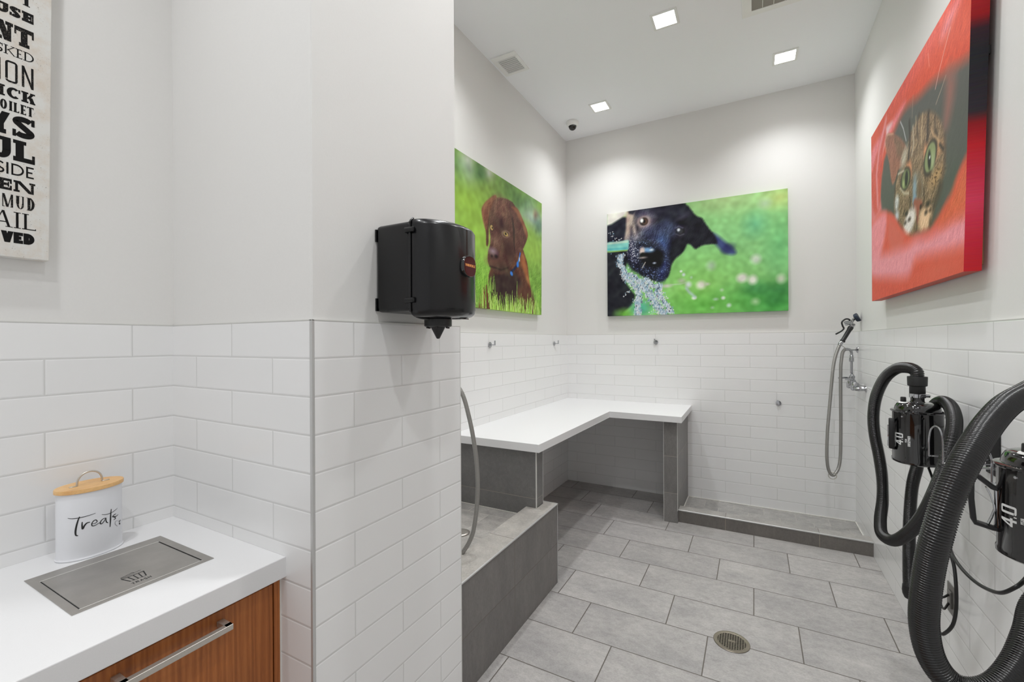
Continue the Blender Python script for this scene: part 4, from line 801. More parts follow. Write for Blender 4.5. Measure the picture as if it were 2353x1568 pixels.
for z in (zb_ - .03, za_ + .028):
    bm = bmesh.new(); lathe(bm, [(.004, -.918), (.0085, -.916), (.0085, -.885), (.004, -.883)], ya_ - .004, z, 16, 'x'); box(bm, -.916, -.886, ya_ - .006, ya_ + .008, z - .006, z + .006, .002, 1); P_('hinge', bm, M['blackplastic'], 'auto')
ky, kz, kx = yc + .004, 1.7285, -.792
bm = bmesh.new()
def stad(a, hwid=.034, hh=.033):
    return (ky + hwid * math.copysign(abs(math.cos(a)) ** .8, math.cos(a)), kz + hh * math.copysign(abs(math.sin(a)) ** .8, math.sin(a)))
pr_ = [(1.0, kx - .010), (1.0, kx + .008), (.95, kx + .0115)]
rr = []
for s_, x in pr_:
    rr.append([bm.verts.new((x, ky + (stad(2 * math.pi * i / 48)[0] - ky) * s_, kz + (stad(2 * math.pi * i / 48)[1] - kz) * s_)) for i in range(48)])
for a, b in zip(rr, rr[1:]):
    for i in range(48): bm.faces.new((a[i], a[(i + 1) % 48], b[(i + 1) % 48], b[i]))
bm.faces.new(rr[0][::-1]); bm.faces.new(rr[-1])
knob = P_('lock_knob', bm, M['blackgloss'], 'auto')
bm = bmesh.new(); bm.faces.new([bm.verts.new((kx + .0118, ky + (stad(2 * math.pi * i / 48)[0] - ky) * .87, kz + (stad(2 * math.pi * i / 48)[1] - kz) * .87)) for i in range(48)]); P_('badge', bm, M['maroon'], parent=knob, label='dark oval badge with painted maroon reflection and orange lettering')
bm = bmesh.new(); letters(bm, word_items('VONDREHLE', -.0275, .0275, -.0035, .0045, .0020, .0018, 0, 0, .12), lambda u, v: (kx + .0121, ky + u, kz + v + .002)); P_('lettering', bm, M['orange'], parent=knob)
bm = bmesh.new(); nz0 = za_ - .020
lathe(bm, [(.040, nz0), (.0445, nz0 - .004), (.0445, nz0 - .026), (.040, nz0 - .029), (.0245, nz0 - .029), (.022, nz0 - .033), (.0055, nz0 - .066), (.0035, nz0 - .0675)], -.905, yc, 40)
for i in range(6):
    a = math.pi * i / 3; box(bm, -.905 + .036 * math.cos(a) - .003, -.905 + .036 * math.cos(a) + .003, yc + .036 * math.sin(a) - .003, yc + .036 * math.sin(a) + .003, nz0 - .034, nz0 - .028)
P_('nozzle', bm, M['blackmatt'], 'auto')
bm = bmesh.new(); box(bm, -.87, -.835, yc + .028, yc + .075, nz0 - .0035, nz0 - .001); P_('tear_tab', bm, M['blackplastic'])

# ------------------------------------------------------------------ robe hooks
def hook(loc, nrm, label, lean=0.0, group='chrome robe hooks'):
    t = thing('robe_hook', loc, label, 'hook', group)
    n = Vector(nrm); up = Vector((0, 0, 1)); side = up.cross(n)
    Lc = Vector(loc); P_ = Part(t)
    def W(a, b, c): return Lc + n * a + side * b + up * c
    bm = bmesh.new(); tube(bm, [W(0, 0, 0), W(.004, 0, 0), W(.0075, 0, 0), W(.0078, 0, 0)], [.021, .021, .0205, .0190], 36); P_('wall_disc', bm, M['chrome'], 'auto')
    bm = bmesh.new(); tube(bm, [W(.007, 0, 0), W(.047, 0, 0)], .0042, 16)
    tp = Vector((0, 0, .036)) + side * lean
    q = W(.046, 0, -.004); d = tp.normalized(); s2 = side * .0052
    ar = n * .0035
    vs = [bm.verts.new(q + a + b + c) for c in (Vector((0, 0, 0)), tp) for a, b in ((-ar, -s2), (ar, -s2), (ar, s2), (-ar, s2))]
    bm.faces.new(vs[:4][::-1]); bm.faces.new(vs[4:])
    for i in range(4): bm.faces.new((vs[i], vs[(i + 1) % 4], vs[4 + (i + 1) % 4], vs[4 + i]))
    P_('peg', bm, M['chrome'], 'auto')
hook((XL, 2.866, 1.464), (1, 0, 0), 'chrome robe hook on the left wall nearest the pillar')
hook((XL, 4.097, 1.464), (1, 0, 0), 'chrome robe hook on the left wall nearest the far corner')
hook((-.8399, YB, 1.4735), (0, -1, 0), 'chrome robe hook high on the back wall under the black dog picture', -.004)
hook((.182, YB, .9435), (0, -1, 0), 'chrome robe hook low on the back wall above the shower tray', -.010)

# ------------------------------------------------------------------ ceiling fittings
def downlight(x, y, label, vis=True):
    t = thing('recessed_downlight', (x, y, ZC), label, 'downlight', 'square recessed ceiling lights')
    P_ = Part(t)
    bm = bmesh.new(); a, b = .083, .066
    for q in ((-a, a, -a, -b), (-a, a, b, a), (-a, -b, -b, b), (b, a, -b, b)): box(bm, x + q[0], x + q[1], y + q[2], y + q[3], ZC - .006, ZC - .0002)
    P_('trim_frame', bm, M['white_plastic'])
    bm = bmesh.new(); box(bm, x - b, x + b, y - b, y + b, ZC - .004, ZC - .0005); P_('diffuser', bm, M['glow'])
    ld = bpy.data.lights.new('lamp', 'SPOT'); ld.energy = LAMP_W; ld.spot_size = SPOT_SIZE; ld.spot_blend = 1.0; ld.shadow_soft_size = .045; ld.color = (.975, .99, 1)
    lo = bpy.data.objects.new('lamp', ld); C.objects.link(lo); lo.parent = t; lo.location = (0, 0, -.012)
downlight(-1.229, 3.956, 'square downlight over the far left corner beside the camera dome')
downlight(.215, 3.943, 'square downlight nearest the right wall above the shower')
downlight(-.513, 3.090, 'square downlight nearest the viewer in the middle of the ceiling')
for x, y in ((-1.229, 2.20), (.215, 2.20), (-.513, 1.30), (.215, .40), (-.513, -.45), (-1.229, .0)):  # unseen lamps added to light the room; the last brightens the alcove
    downlight(x, y, 'unseen square downlight added out of view to light the room')

t = thing('air_vent', (-1.645, 3.006, ZC), 'small square louvred air vent on the ceiling by the left wall', 'vent')
P_ = Part(t); a0, a1, b0, b1 = -1.749, -1.541, 2.882, 3.130
bm = bmesh.new()
for q in ((a0, a1, b0, b0 + .045), (a0, a1, b1 - .025, b1), (a0, a0 + .038, b0 + .045, b1 - .025), (a1 - .025, a1, b0 + .045, b1 - .025)): box(bm, q[0], q[1], q[2], q[3], ZC - .009, ZC - .0002, .001, 1)
P_('frame', bm, M['white_plastic'])
bm = bmesh.new(); box(bm, a0 + .038, a1 - .025, b0 + .045, b1 - .025, ZC - .0018, ZC - .0002); P_('backing', bm, M['ventdark'])
for i in range(9):
    y = b0 + .052 + i * .0205
    bm = bmesh.new(); prism(bm, [(y, ZC - .0022), (y + .0050, ZC - .0100), (y + .0075, ZC - .0096), (y + .0026, ZC - .0018)], a0 + .039, a1 - .026, 'x'); P_('slat', bm, M['white_plastic'])

t = thing('return_grille', (.24, 3.02, ZC), 'large white return air grille cut off by the top of the frame', 'vent')
P_ = Part(t); a0, a1, b0, b1 = -.060, .55, 2.71, 3.335
bm = bmesh.new()
for q in ((a0, a1, b0, b0 + .048), (a0, a1, b1 - .048, b1), (a0, a0 + .055, b0 + .048, b1 - .048), (a1 - .055, a1, b0 + .048, b1 - .048)): box(bm, q[0], q[1], q[2], q[3], ZC - .006, ZC - .0002, .001, 1)
P_('frame', bm, M['white_plastic'])
bm = bmesh.new(); box(bm, a0 + .055, a1 - .055, b0 + .048, b1 - .048, ZC - .0025, ZC - .0002); P_('egg_crate_core', bm, M['grille'])
for i in range(1, 8):
    bm = bmesh.new(); x = -.005 + .062 * i; box(bm, x - .0015, x + .0015, b0 + .048, b1 - .048, ZC - .0045, ZC - .0018); P_('divider', bm, M['white_plastic'])
bm = bmesh.new(); box(bm, .105, .135, b1 - .036, b1 - .008, ZC - .0075, ZC - .0055, .0008, 1); P_('latch', bm, M['white_plastic'])

t = thing('security_camera', (-1.553, 4.105, ZC), 'white dome security camera with a smoked eye in the far ceiling corner', 'camera')
P_ = Part(t)
bm = bmesh.new(); lathe(bm, [(.058, ZC - .0003), (.061, ZC - .006), (.060, ZC - .020), (.052, ZC - .036), (.043, ZC - .043), (.0385, ZC - .0435)], -1.553, 4.105, 40); P_('housing', bm, M['white_plastic'], 'auto')
bm = bmesh.new(); prf = [(.0385 * math.cos(i * math.pi / 24), ZC - .042 - .040 * math.sin(i * math.pi / 24)) for i in range(12)] + [(.0005, ZC - .082)]
prf2 = [(r * .80, ZC - .042 - (ZC - .042 - z) * .85) for r, z in prf]
lathe(bm, prf2, -1.553, 4.105, 32); P_('camera_eye', bm, M['smoked'], True)
bm = bmesh.new(); lathe(bm, prf, -1.553, 4.105, 32); P_('dome', bm, M['clear'], True)
bm = bmesh.new(); cyl(bm, (-1.535, 4.085, ZC - .062), (-1.527, 4.075, ZC - .068), .009, .009, 16); P_('lens', bm, M['blackgloss'], 'auto')

# ------------------------------------------------------------------ wall outlet
t = thing('wall_outlet', (XR, 2.475, .418), 'grey double outlet low on the right tiled wall behind the cord', 'outlet')
P_ = Part(t)
bm = bmesh.new(); box(bm, XR - .004, XR, 2.436, 2.511, .356, .478, .0015, 2); P_('cover_plate', bm, M['slate'])
bm = bmesh.new(); box(bm, XR - .011, XR - .004, 2.456, 2.490, .383, .452, .002, 2); P_('receptacle', bm, M['slate'])
for z in (.399, .434):
    for y in (2.467, 2.479):
        bm = bmesh.new(); box(bm, XR - .0113, XR - .0109, y - .001, y + .001, z - .004, z + .004); P_('slot', bm, M['darkhole'])

# ------------------------------------------------------------------ pre-rinse sprayer in the far right corner
t = thing('rinse_sprayer', (.660, 4.20, 1.10), 'chrome wall faucet with a hanging pet rinse sprayer in the back right corner', 'sprayer')
P_ = Part(t)
RY = 4.256
bm = bmesh.new()
cyl(bm, (XR - .0005, 4.058, 1.129), (XR - .006, 4.058, 1.129), .024, .022, 28); cyl(bm, (XR - .006, 4.058, 1.129), (XR - .028, 4.058, 1.129), .013, .013, 20); cyl(bm, (XR - .014, 4.058, 1.129), (XR - .030, 4.058, 1.129), .0165, .0165, 6)
P_('wall_inlet', bm, M['chrome'], 'auto'); bm = bmesh.new()
cyl(bm, (XR - .0005, 4.33, 1.129), (XR - .006, 4.33, 1.129), .024, .022, 28); cyl(bm, (XR - .006, 4.33, 1.129), (XR - .045, 4.33, 1.129), .013, .013, 20)
P_('wall_inlet', bm, M['chrome'], 'auto')
bm = bmesh.new()
bars(bm, [(XR - .026, 4.058, 1.129), (XR - .046, 4.060, 1.127), (XR - .056, 4.075, 1.128), (XR - .057, 4.11, 1.132)], .0155, 20)
tube(bm, [(XR - .057, 4.09, 1.13), (XR - .057, 4.31, 1.13)], .0155, 24)
lathe(bm, [(.018, 1.112), (.024, 1.118), (.025, 1.150), (.019, 1.168), (.014, 1.174), (.008, 1.178)], XR - .057, 4.115, 28)
lathe(bm, [(.018, 1.112), (.024, 1.118), (.025, 1.150), (.019, 1.168), (.014, 1.174)], XR - .057, 4.285, 28)
lathe(bm, [(.016, 1.14), (.018, 1.16), (.013, 1.19), (.019, 1.196), (.019, 1.212), (.013, 1.216), (.010, 1.225)], .656, RY - .03, 28)
P_('valve_body', bm, M['chrome'], 'auto')
bm = bmesh.new(); cyl(bm, (XR - .057, 4.115, 1.176), (XR - .057, 4.115, 1.188), .008, .008, 16)
bars(bm, [(XR - .057, 4.115, 1.19), (XR - .08, 4.106, 1.195), (XR - .115, 4.10, 1.194)], [.006] * 40, 12)
P_('lever', bm, M['chrome'], 'auto')
bm = bmesh.new(); cyl(bm, (XR - .057, 4.285, 1.176), (XR - .057, 4.285, 1.19), .008, .008, 16); bars(bm, [(XR - .057, 4.285, 1.19), (XR - .09, 4.275, 1.194), (XR - .135, 4.262, 1.190)], .0065, 12); P_('lever', bm, M['chrome'], 'auto')
bm = bmesh.new()
tube(bm, [(.6576, RY - .03, 1.22), (.6576, RY, 1.232), (.6576, RY, 1.33)], .0092, 20)
lathe(bm, [(.011, 1.318), (.0155, 1.322), (.0155, 1.345), (.0125, 1.352), (.012, 1.368), (.009, 1.372)], .6576, RY, 24)
bars(bm, [(.6576, RY, 1.365), (.6570, RY, 1.392), (.648, RY - .006, 1.410), (.632, RY - .014, 1.4155), (.620, RY - .02, 1.4155)], .0095, 18)
P_('riser_pipe', bm, M['chrome'], 'auto')
bm = bmesh.new(); cyl(bm, (.652, RY, 1.409), (XR - .004, 4.34, 1.409), .006, .006, 16); cyl(bm, (XR - .0005, 4.342, 1.409), (XR - .005, 4.341, 1.409), .024, .022, 28); P_('wall_brace', bm, M['chrome'], 'auto')
bm = bmesh.new(); cyl(bm, (.630, 4.2400, 1.4155), (.612, 4.231, 1.4135), .0115, .0115, 18); P_('hose_ferrule', bm, M['chrome'], 'auto')
hp = [(.618, 4.234, 1.4148), (.6102, 4.2296, 1.4107), (.5977, 4.2228, 1.3896), (.5913, 4.2193, 1.3473), (.5857, 4.2162, 1.2909), (.5836, 4.2151, 1.1968), (.5829, 4.2147, 1.0557), (.5833, 4.2149, .8891), (.5827, 4.2146, .7549), (.579, 4.2126, .5871), (.5638, 4.2043, .4933), (.5283, 4.1849, .4431), (.499, 4.1689, .4869), (.4877, 4.1627, .5877), (.4914, 4.1648, .7554), (.4975, 4.1681, .8500), (.5133, 4.1767, 1.0402), (.5201, 4.1804, 1.1266), (.531, 4.1864, 1.2536), (.5459, 4.1945, 1.3476), (.5648, 4.2048, 1.4134), (.5800, 4.2130, 1.4515)]
bm = bmesh.new(); tube(bm, spline(hp, 10), .0112, 14); P_('braided_hose', bm, M['braid'], True)
bm = bmesh.new(); tube(bm, [(.5760, 4.2110, 1.4455), (.5830, 4.215, 1.458), (.598, 4.223, 1.482)], [.0125, .0145, .0125], 18); P_('hose_ferrule', bm, M['chrome'], 'auto')
bm = bmesh.new(); a = Vector((.5955, 4.2215, 1.474)); b = Vector((.6555, 4.2545, 1.586))
tube(bm, [a, a.lerp(b, .04), a.lerp(b, .06), a.lerp(b, .1), a.lerp(b, .8), a.lerp(b, .86), b], [.016, .0185, .0185, .0150, .0160, .0185, .0185], 20); P_('grip', bm, M['blackmatt'], 'auto', label='black rubber grip')
bm = bmesh.new()
tube(bm, [(.655, 4.254, 1.583), (.662, 4.258, 1.598), (.667, 4.26, 1.603)], [.014, .016, .010], 18)
cyl(bm, (.640, 4.2455, 1.612), (.678, 4.266, 1.602), .0095, .0095, 16); cyl(bm, (.648, 4.25, 1.603), (.6735, 4.264, 1.648), .0115, .0095, 16); cyl(bm, (.612, 4.2305, 1.622), (.648, 4.25, 1.625), .009, .012, 14); cyl(bm, (.620, 4.235, 1.606), (.650, 4.251, 1.616), .010, .008, 14)
P_('spray_valve', bm, M['chrome'], 'auto')
bm = bmesh.new(); bars(bm, [(.6504, 4.2516, 1.6378), (.636, 4.2437, 1.6482), (.6154, 4.2324, 1.646), (.5946, 4.2211, 1.6249), (.5986, 4.2233, 1.5967), (.6065, 4.2279, 1.5754), (.5882, 4.2177, 1.5544), (.5529, 4.1983, 1.5325)], .0058, 12, 8); P_('trigger', bm, M['blackmatt'], 'auto', label='curved black trigger')
hc = Vector((.684, 4.270, 1.654)); hn = Vector((.62, .1, -.12)).normalized(); hn = Vector((.85, -.25, .42)).normalized()
bm = bmesh.new(); tube(bm, [hc - hn * .006, hc, hc + hn * .012, hc + hn * .024, hc + hn * .027, hc + hn * .024, hc + hn * .018], [.012, .030, .0335, .0335, .030, .026, .025], 36); P_('spray_head', bm, M['bluegrip'], 'auto', label='dark blue rubber ringed spray face')
bm = bmesh.new(); tube(bm, [hc + hn * .017, hc + hn * .0195], [.0255, .0255], 30); P_('spray_face', bm, M['chrome'], 'auto')
bm = bmesh.new(); cyl(bm, (.5876, 4.2173, 1.4485), (.6144, 4.2319, 1.4272), .0022, .0022, 8); P_('strap', bm, M['braid'])
bm = bmesh.new(); rc = Vector((.5253, 4.1833, .4405)); tube(bm, [rc + Vector((math.cos(q), 0, math.sin(q))) * .026 for q in [i * math.pi / 14 for i in range(29)]], .0030, 8, False); P_('hose_ring', bm, M['bnick'], 'auto')

# grey hose hanging in the dog wash
t = thing('wash_hose', (-1.2107, 1.73, .43), 'grey braided wash hose hanging behind the white pillar into the dog wash', 'hose')
P_ = Part(t)
bm = bmesh.new(); tube(bm, spline([(-1.33, 1.60, 1.40), (-1.30, 1.66, 1.375), (-1.26, 1.70, 1.32), (-1.2145, 1.7295, 1.2456), (-1.1861, 1.7451, 1.1321), (-1.1685, 1.7547, 1.029), (-1.1563, 1.7613, .9259), (-1.1514, 1.764, .8023), (-1.1592, 1.7597, .6787), (-1.176, 1.7506, .5758), (-1.2107, 1.7316, .5018), (-1.2579, 1.7058, .4510), (-1.34, 1.69, .4415), (-1.42, 1.72, .4415)], 12), .0103, 16)
P_('hose_body', bm, M['braid'], True)
bm = bmesh.new(); cyl(bm, (-1.33, YP + .0005, 1.40), (-1.33, YP + .008, 1.40), .03, .03, 28); cyl(bm, (-1.33, YP + .008, 1.40), (-1.33, 1.585, 1.40), .011, .011, 16); cyl(bm, (-1.33, 1.578, 1.40), (-1.33, 1.612, 1.40), .016, .013, 16); P_('wall_elbow', bm, M['chrome'], 'auto')

# ------------------------------------------------------------------ pet dryers
def dryer(cx, cy, label, hose_pts, cords, wire, hang_deg, tangential, top_label, nozzle=None, ppitch=.0046):
    t = thing('pet_dryer', (cx, cy, 1.0), label, 'dryer', None)
    P_ = Part(t); R = .0765
    bm = bmesh.new()
    lathe(bm, [(R - .012, 1.006), (R - .004, 1.008), (R + .0015, 1.012), (R + .002, 1.022), (R, 1.026), (R, 1.205), (R + .001, 1.208)], cx, cy, 72)
    body = P_('body', bm, M['blackgloss'], 'auto')
    bm = bmesh.new(); lathe(bm, [(R + .002, 1.205), (R + .0055, 1.208), (R + .0055, 1.2125), (R + .0005, 1.2145), (R - .006, 1.2150), (R - .008, 1.226), (R - .014, 1.238), (R - .024, 1.2435), (R - .034, 1.245), (.024, 1.246)], cx, cy, 72)
    P_('top_cap', bm, M['blackgloss'], 'auto')
    bm = bmesh.new(); lathe(bm, [(.023, 1.244), (.0235, 1.246), (.021, 1.250), (.021, 1.266)], cx, cy, 32); P_('outlet_neck', bm, M['blackgloss'], 'auto')
    bm = bmesh.new(); lathe(bm, [(.024, 1.263), (.025, 1.264), (.025, 1.278), (.024, 1.279)], cx, cy, 40); box(bm, cx + .022, cx + .038, cy - .006, cy + .006, 1.265, 1.277, .003, 2); P_('hose_clamp', bm, M['chrome'], 'auto')
    bm = bmesh.new(); lathe(bm, [(.0235, 1.2795), (.0245, 1.281), (.0242, 1.308), (.028, 1.309), (.0300, 1.311), (.0310, 1.344), (.0300, 1.346), (.022, 1.346)], cx, cy, 40); P_('hose_cuff', bm, M['rubber'], 'auto')
    bm = bmesh.new(); kk = (cx - .050 * math.cos(YAW + hang_deg), cy - .050 * math.sin(YAW + hang_deg))
    lathe(bm, [(.0145, 1.2415), (.0155, 1.243), (.013, 1.2465), (.0075, 1.247)], kk[0], kk[1], 24); P_('switch_bezel', bm, M['white_plastic'], 'auto')
    bm = bmesh.new(); lathe(bm, [(.0085, 1.2465), (.0092, 1.248), (.0088, 1.263), (.0075, 1.2655), (.0001, 1.266)], kk[0], kk[1], 20); P_('switch_knob', bm, M['blackmatt'], 'auto')
    # direction helpers: angle a measured from the line towards the viewer, positive = left in the photograph
    vd = math.atan2(-cy, -cx)
    def pol(a, r, z): q = vd - math.radians(a); return (cx + r * math.cos(q), cy + r * math.sin(q), z)
    for a in (12, -35, 96):
        bm = bmesh.new(); p0 = pol(-a, R - .001, 1.192); p1 = pol(-a, R + .0022, 1.192); tube(bm, [p0, p1], [.0042, .003], 14); P_('rivet', bm, M['chrome'], 'auto')
    # handle
    bm = bmesh.new()
    if tangential:
        o = Vector(pol(72, R - .004, 0)); d = Vector((-o.x + 0, -o.y, 0)).normalized()
        d = (Vector((0, 0, 0)) - Vector((cx, cy, 0))).normalized()
        o = Vector(pol(84, R, 0))
    else:
        o = Vector(pol(80, R, 0)); d = (o - Vector((cx, cy, 0))).normalized()
    def HP(r, z): return (o.x + d.x * r, o.y + d.y * r, z)
    pts = [HP(-.008, 1.146), HP(.006, 1.152), HP(.028, 1.172), HP(.037, 1.176), HP(.040, 1.168), HP(.0405, 1.120), HP(.037, 1.072), HP(.034, 1.064), HP(.006, 1.058), HP(-.008, 1.057)]
    sd = Vector((-d.y, d.x, 0))
    def strip(pp, wdt, thk):
        pp = [Vector(p) for p in pp]; rg = []
        for i, p in enumerate(pp):
            a = pp[max(i - 1, 0)]; b = pp[min(i + 1, len(pp) - 1)]; tg = (b - a).normalized(); nn = tg.cross(sd).normalized()
            rg.append([bm.verts.new(p + sd * s1 * wdt + nn * s2 * thk) for s1, s2 in ((-1, -.6), (-.6, -1), (.6, -1), (1, -.6), (1, .6), (.6, 1), (-.6, 1), (-1, .6))])
        for a, b in zip(rg, rg[1:]):
            for j in range(8): bm.faces.new((a[j], a[(j + 1) % 8], b[(j + 1) % 8], b[j]))
        bm.faces.new(rg[0][::-1]); bm.faces.new(rg[-1])
    strip(pts, .0090, .0052)
    hd = P_('handle', bm, M['blackmatt'], 'auto')
    bm = bmesh.new()
    lo = -sd * .0095 if tangential else Vector((0, 0, 0))
    if tangential and sd.dot(R0) < 0: lo = -lo
    cl = lambda r, z: Vector(HP(r + (.010 if tangential else 0), z)) + lo
    strip([cl(.016, 1.150), cl(.010, 1.135), cl(.004, 1.112), cl(.003, 1.100), cl(.007, 1.084), cl(.013, 1.066)], .0085 if not tangential else .004, .0016)
    strip([HP(.001, 1.152), HP(.000, 1.120), HP(-.001, 1.100), HP(.000, 1.080), HP(.001, 1.062)], .0080, .0030)
    P_('clip_lever', bm, M['chrome'], 'auto', parent=hd, label='polished metal clip')
    # lettering: rotated a quarter turn, reads bottom to top on the front of the body
    Rt = R + .0004
    def dec(a0): 
        def fn(u, v):   # u runs upwards, v runs left to right reversed
            q = a0 - math.degrees(-v / R)
            return pol(q, Rt, u)
        return fn
    bm = bmesh.new()
    aw = 33 if tangential else 34
    g_ = dec(aw)
    letters(bm, [('4', 1.081, 1.100, .0, .034, .0052, .0052, 0, 0), ('.', 1.1015, 1.1055, .0, .034, .004, .004, 0, 0), ('0', 1.1075, 1.126, .0, .034, .0052, .0052, 3, 0)], g_, 8)
    letters(bm, word_items('PEAK', 1.094, 1.107, -.0125, -.0065, .0013, .0013, 0, 0, .2), g_, 2)
    letters(bm, word_items('HORSEPOWER', 1.080, 1.120, -.0235, -.0150, .0014, .0016, 0, 0, .18), g_, 3)
    P_('lettering', bm, M['label_white'], label='white vertical lettering 4.0 peak horsepower', parent=body)
    bm = bmesh.new(); ppath = spline(hose_pts, 10); rings(bm, ppath, .0220, .0030, ppitch, 26); P_('corrugated_hose', bm, M['hose'], True)
    if nozzle:
        bm = bmesh.new(); tube(bm, nozzle[0], nozzle[1], 28); P_('hose_nozzle', bm, M['rubber'], 'auto')
    for q in cords:
        bm = bmesh.new(); tube(bm, spline(q, 10), .0042, 10); P_('power_cord', bm, M['cord'], True)
    return t
H1 = [(.561, 2.289, 1.343), (.559, 2.292, 1.365), (.543, 2.318, 1.3775), (.5176, 2.3789, 1.3699), (.4901, 2.4323, 1.3251), (.4683, 2.466, 1.2456), (.4609, 2.4847, 1.1566), (.468, 2.4999, 1.0678), (.4845, 2.509, .9711), (.4959, 2.5152, .8744), (.4921, 2.4903, .785), (.4709, 2.4218, .7194), (.4621, 2.3486, .6843), (.4798, 2.2671, .6934), (.4984, 2.1634, .7631), (.5236, 2.086, .8601), (.5434, 2.0284, .9704), (.5651, 2.0175, 1.0655), (.5862, 2.029, 1.1536), (.6087, 2.0869, 1.2125), (.628, 2.1886, 1.2456), (.6402, 2.3092, 1.2506), (.6492, 2.428, 1.2205), (.6513, 2.5203, 1.1564), (.6345, 2.5225, 1.061), (.6079, 2.4852, .9544), (.5817, 2.4481, .8685), (.5652, 2.4163, .7301), (.5598, 2.4019, .5537), (.5578, 2.3895, .46)]
H2 = [(.5610, 1.410, 1.343), (.560, 1.405, 1.366), (.549, 1.385, 1.387), (.525, 1.347, 1.3925), (.480, 1.2874, 1.3800), (.4282, 1.2136, 1.3645), (.3874, 1.1571, 1.3383), (.3519, 1.1036, 1.3087), (.3214, 1.0641, 1.2714), (.2951, 1.0384, 1.2178), (.2789, 1.0296, 1.1612), (.2702, 1.0362, 1.1034), (.266, 1.0453, 1.0426), (.2663, 1.0568, .9796), (.2764, 1.0623, .923), (.2979, 1.0627, .8874), (.3267, 1.0557, .8814), (.3618, 1.0634, .8966), (.3966, 1.0938, .9263), (.4275, 1.1335, .9657), (.4581, 1.1844, 1.0018), (.505, 1.20, 1.06), (.56, 1.215, 1.14), (.62, 1.26, 1.21), (.655, 1.34, 1.235), (.660, 1.45, 1.20), (.650, 1.54, 1.10), (.640, 1.56, .98), (.635, 1.55, .80), (.635, 1.54, .62)]
CA = [(.50, 1.76, .955), (.486, 1.6895, .9101), (.4793, 1.6517, .8702), (.4764, 1.6273, .8216), (.4761, 1.6271, .7627), (.4687, 1.6231, .7215), (.4596, 1.6409, .686), (.4558, 1.673, .665), (.47, 1.80, .64), (.56, 2.10, .60), (.66, 2.40, .45), (.7005, 2.473, .40)]
CB = [(.50, 1.76, .955), (.4817, 1.6871, .905), (.4716, 1.6246, .9016), (.4716, 1.5677, .8947), (.4775, 1.5139, .8915), (.4828, 1.4599, .9002), (.4856, 1.4044, .9205), (.4962, 1.376, .9481), (.5154, 1.3865, .9641), (.545, 1.40, 1.007)]
CA0 = [(.590, 2.30, 1.008), (.597, 2.27, .965), (.600, 2.20, .90), (.610, 2.25, .75), (.618, 2.30, .60), (.635, 2.33, .47), (.668, 2.41, .40), (.7005, 2.473, .399)]
CB0 = CB[:0:-1] + [(.480, 1.690, .915), (.474, 1.684, .917), (.4765, 1.675, .900), (.4793, 1.6517, .8702)] + CA[3:-1] + [(.7005, 2.473, .434)]
dryer(.561, 2.289, 'black canister pet dryer hung farther along the right wall', H1, [CA0], None, math.radians(-8), True, '', ([(.5578, 2.3895, .475), (.5578, 2.389, .455), (.5578, 2.389, .44), (.5578, 2.389, .425)], [.0230, .0245, .023, .017]))
dryer(.561, 1.410, 'large black canister pet dryer at the right edge of the photo', H2, [CB0], None, math.radians(6), False, '')
def bracket(y, loop, arms, lab):
    t = thing('wire_bracket', (XR, y, 1.1), lab, 'bracket')
    P_ = Part(t)
    bm = bmesh.new(); tube(bm, spline(loop, 6), .0026, 10)
    P_('wire_loop', bm, M['chrome'], True)
    bm = bmesh.new()
    for a in arms: tube(bm, spline(a, 4), .0026, 10)
    P_('wire_arm', bm, M['chrome'], True)
    bm = bmesh.new(); box(bm, XR - .004, XR - .0003, y - .05, y + .05, 1.03, 1.22, .001, 1); P_('mounting_plate', bm, M['blackmatt'])
bracket(2.10, [(.5171, 1.9913, 1.0981), (.5171, 1.9914, 1.12), (.5173, 1.9914, 1.154), (.523, 1.9945, 1.1864), (.5311, 1.9876, 1.2001), (.5366, 1.9678, 1.1967), (.5404, 1.9584, 1.1772), (.5434, 1.9601, 1.1414), (.5438, 1.9603, 1.0841)],
        [[(.5171, 1.9913, 1.0981), (.55, 2.04, 1.09), (.60, 2.07, 1.085), (XR - .002, 2.075, 1.085)], [(.5438, 1.9603, 1.0841), (.60, 1.975, 1.078), (.66, 2.04, 1.075), (XR - .002, 2.065, 1.075)]], 'chrome wire hose bracket in front of the farther dryer')
bracket(1.80, [(.5626, 1.6743, 1.100), (.5626, 1.6743, 1.1436), (.5627, 1.6744, 1.1648), (.5556, 1.6705, 1.186), (.5544, 1.6926, 1.1917), (.556, 1.715, 1.186), (.558, 1.725, 1.165), (.558, 1.727, 1.1292)],
        [[(.5626, 1.6743, 1.1436), (.558, 1.727, 1.1292), (.62, 1.78, 1.12), (XR - .002, 1.79, 1.12)], [(.5626, 1.6743, 1.100), (.62, 1.75, 1.095), (XR - .002, 1.78, 1.09)]], 'chrome wire hose bracket between the two dryers')

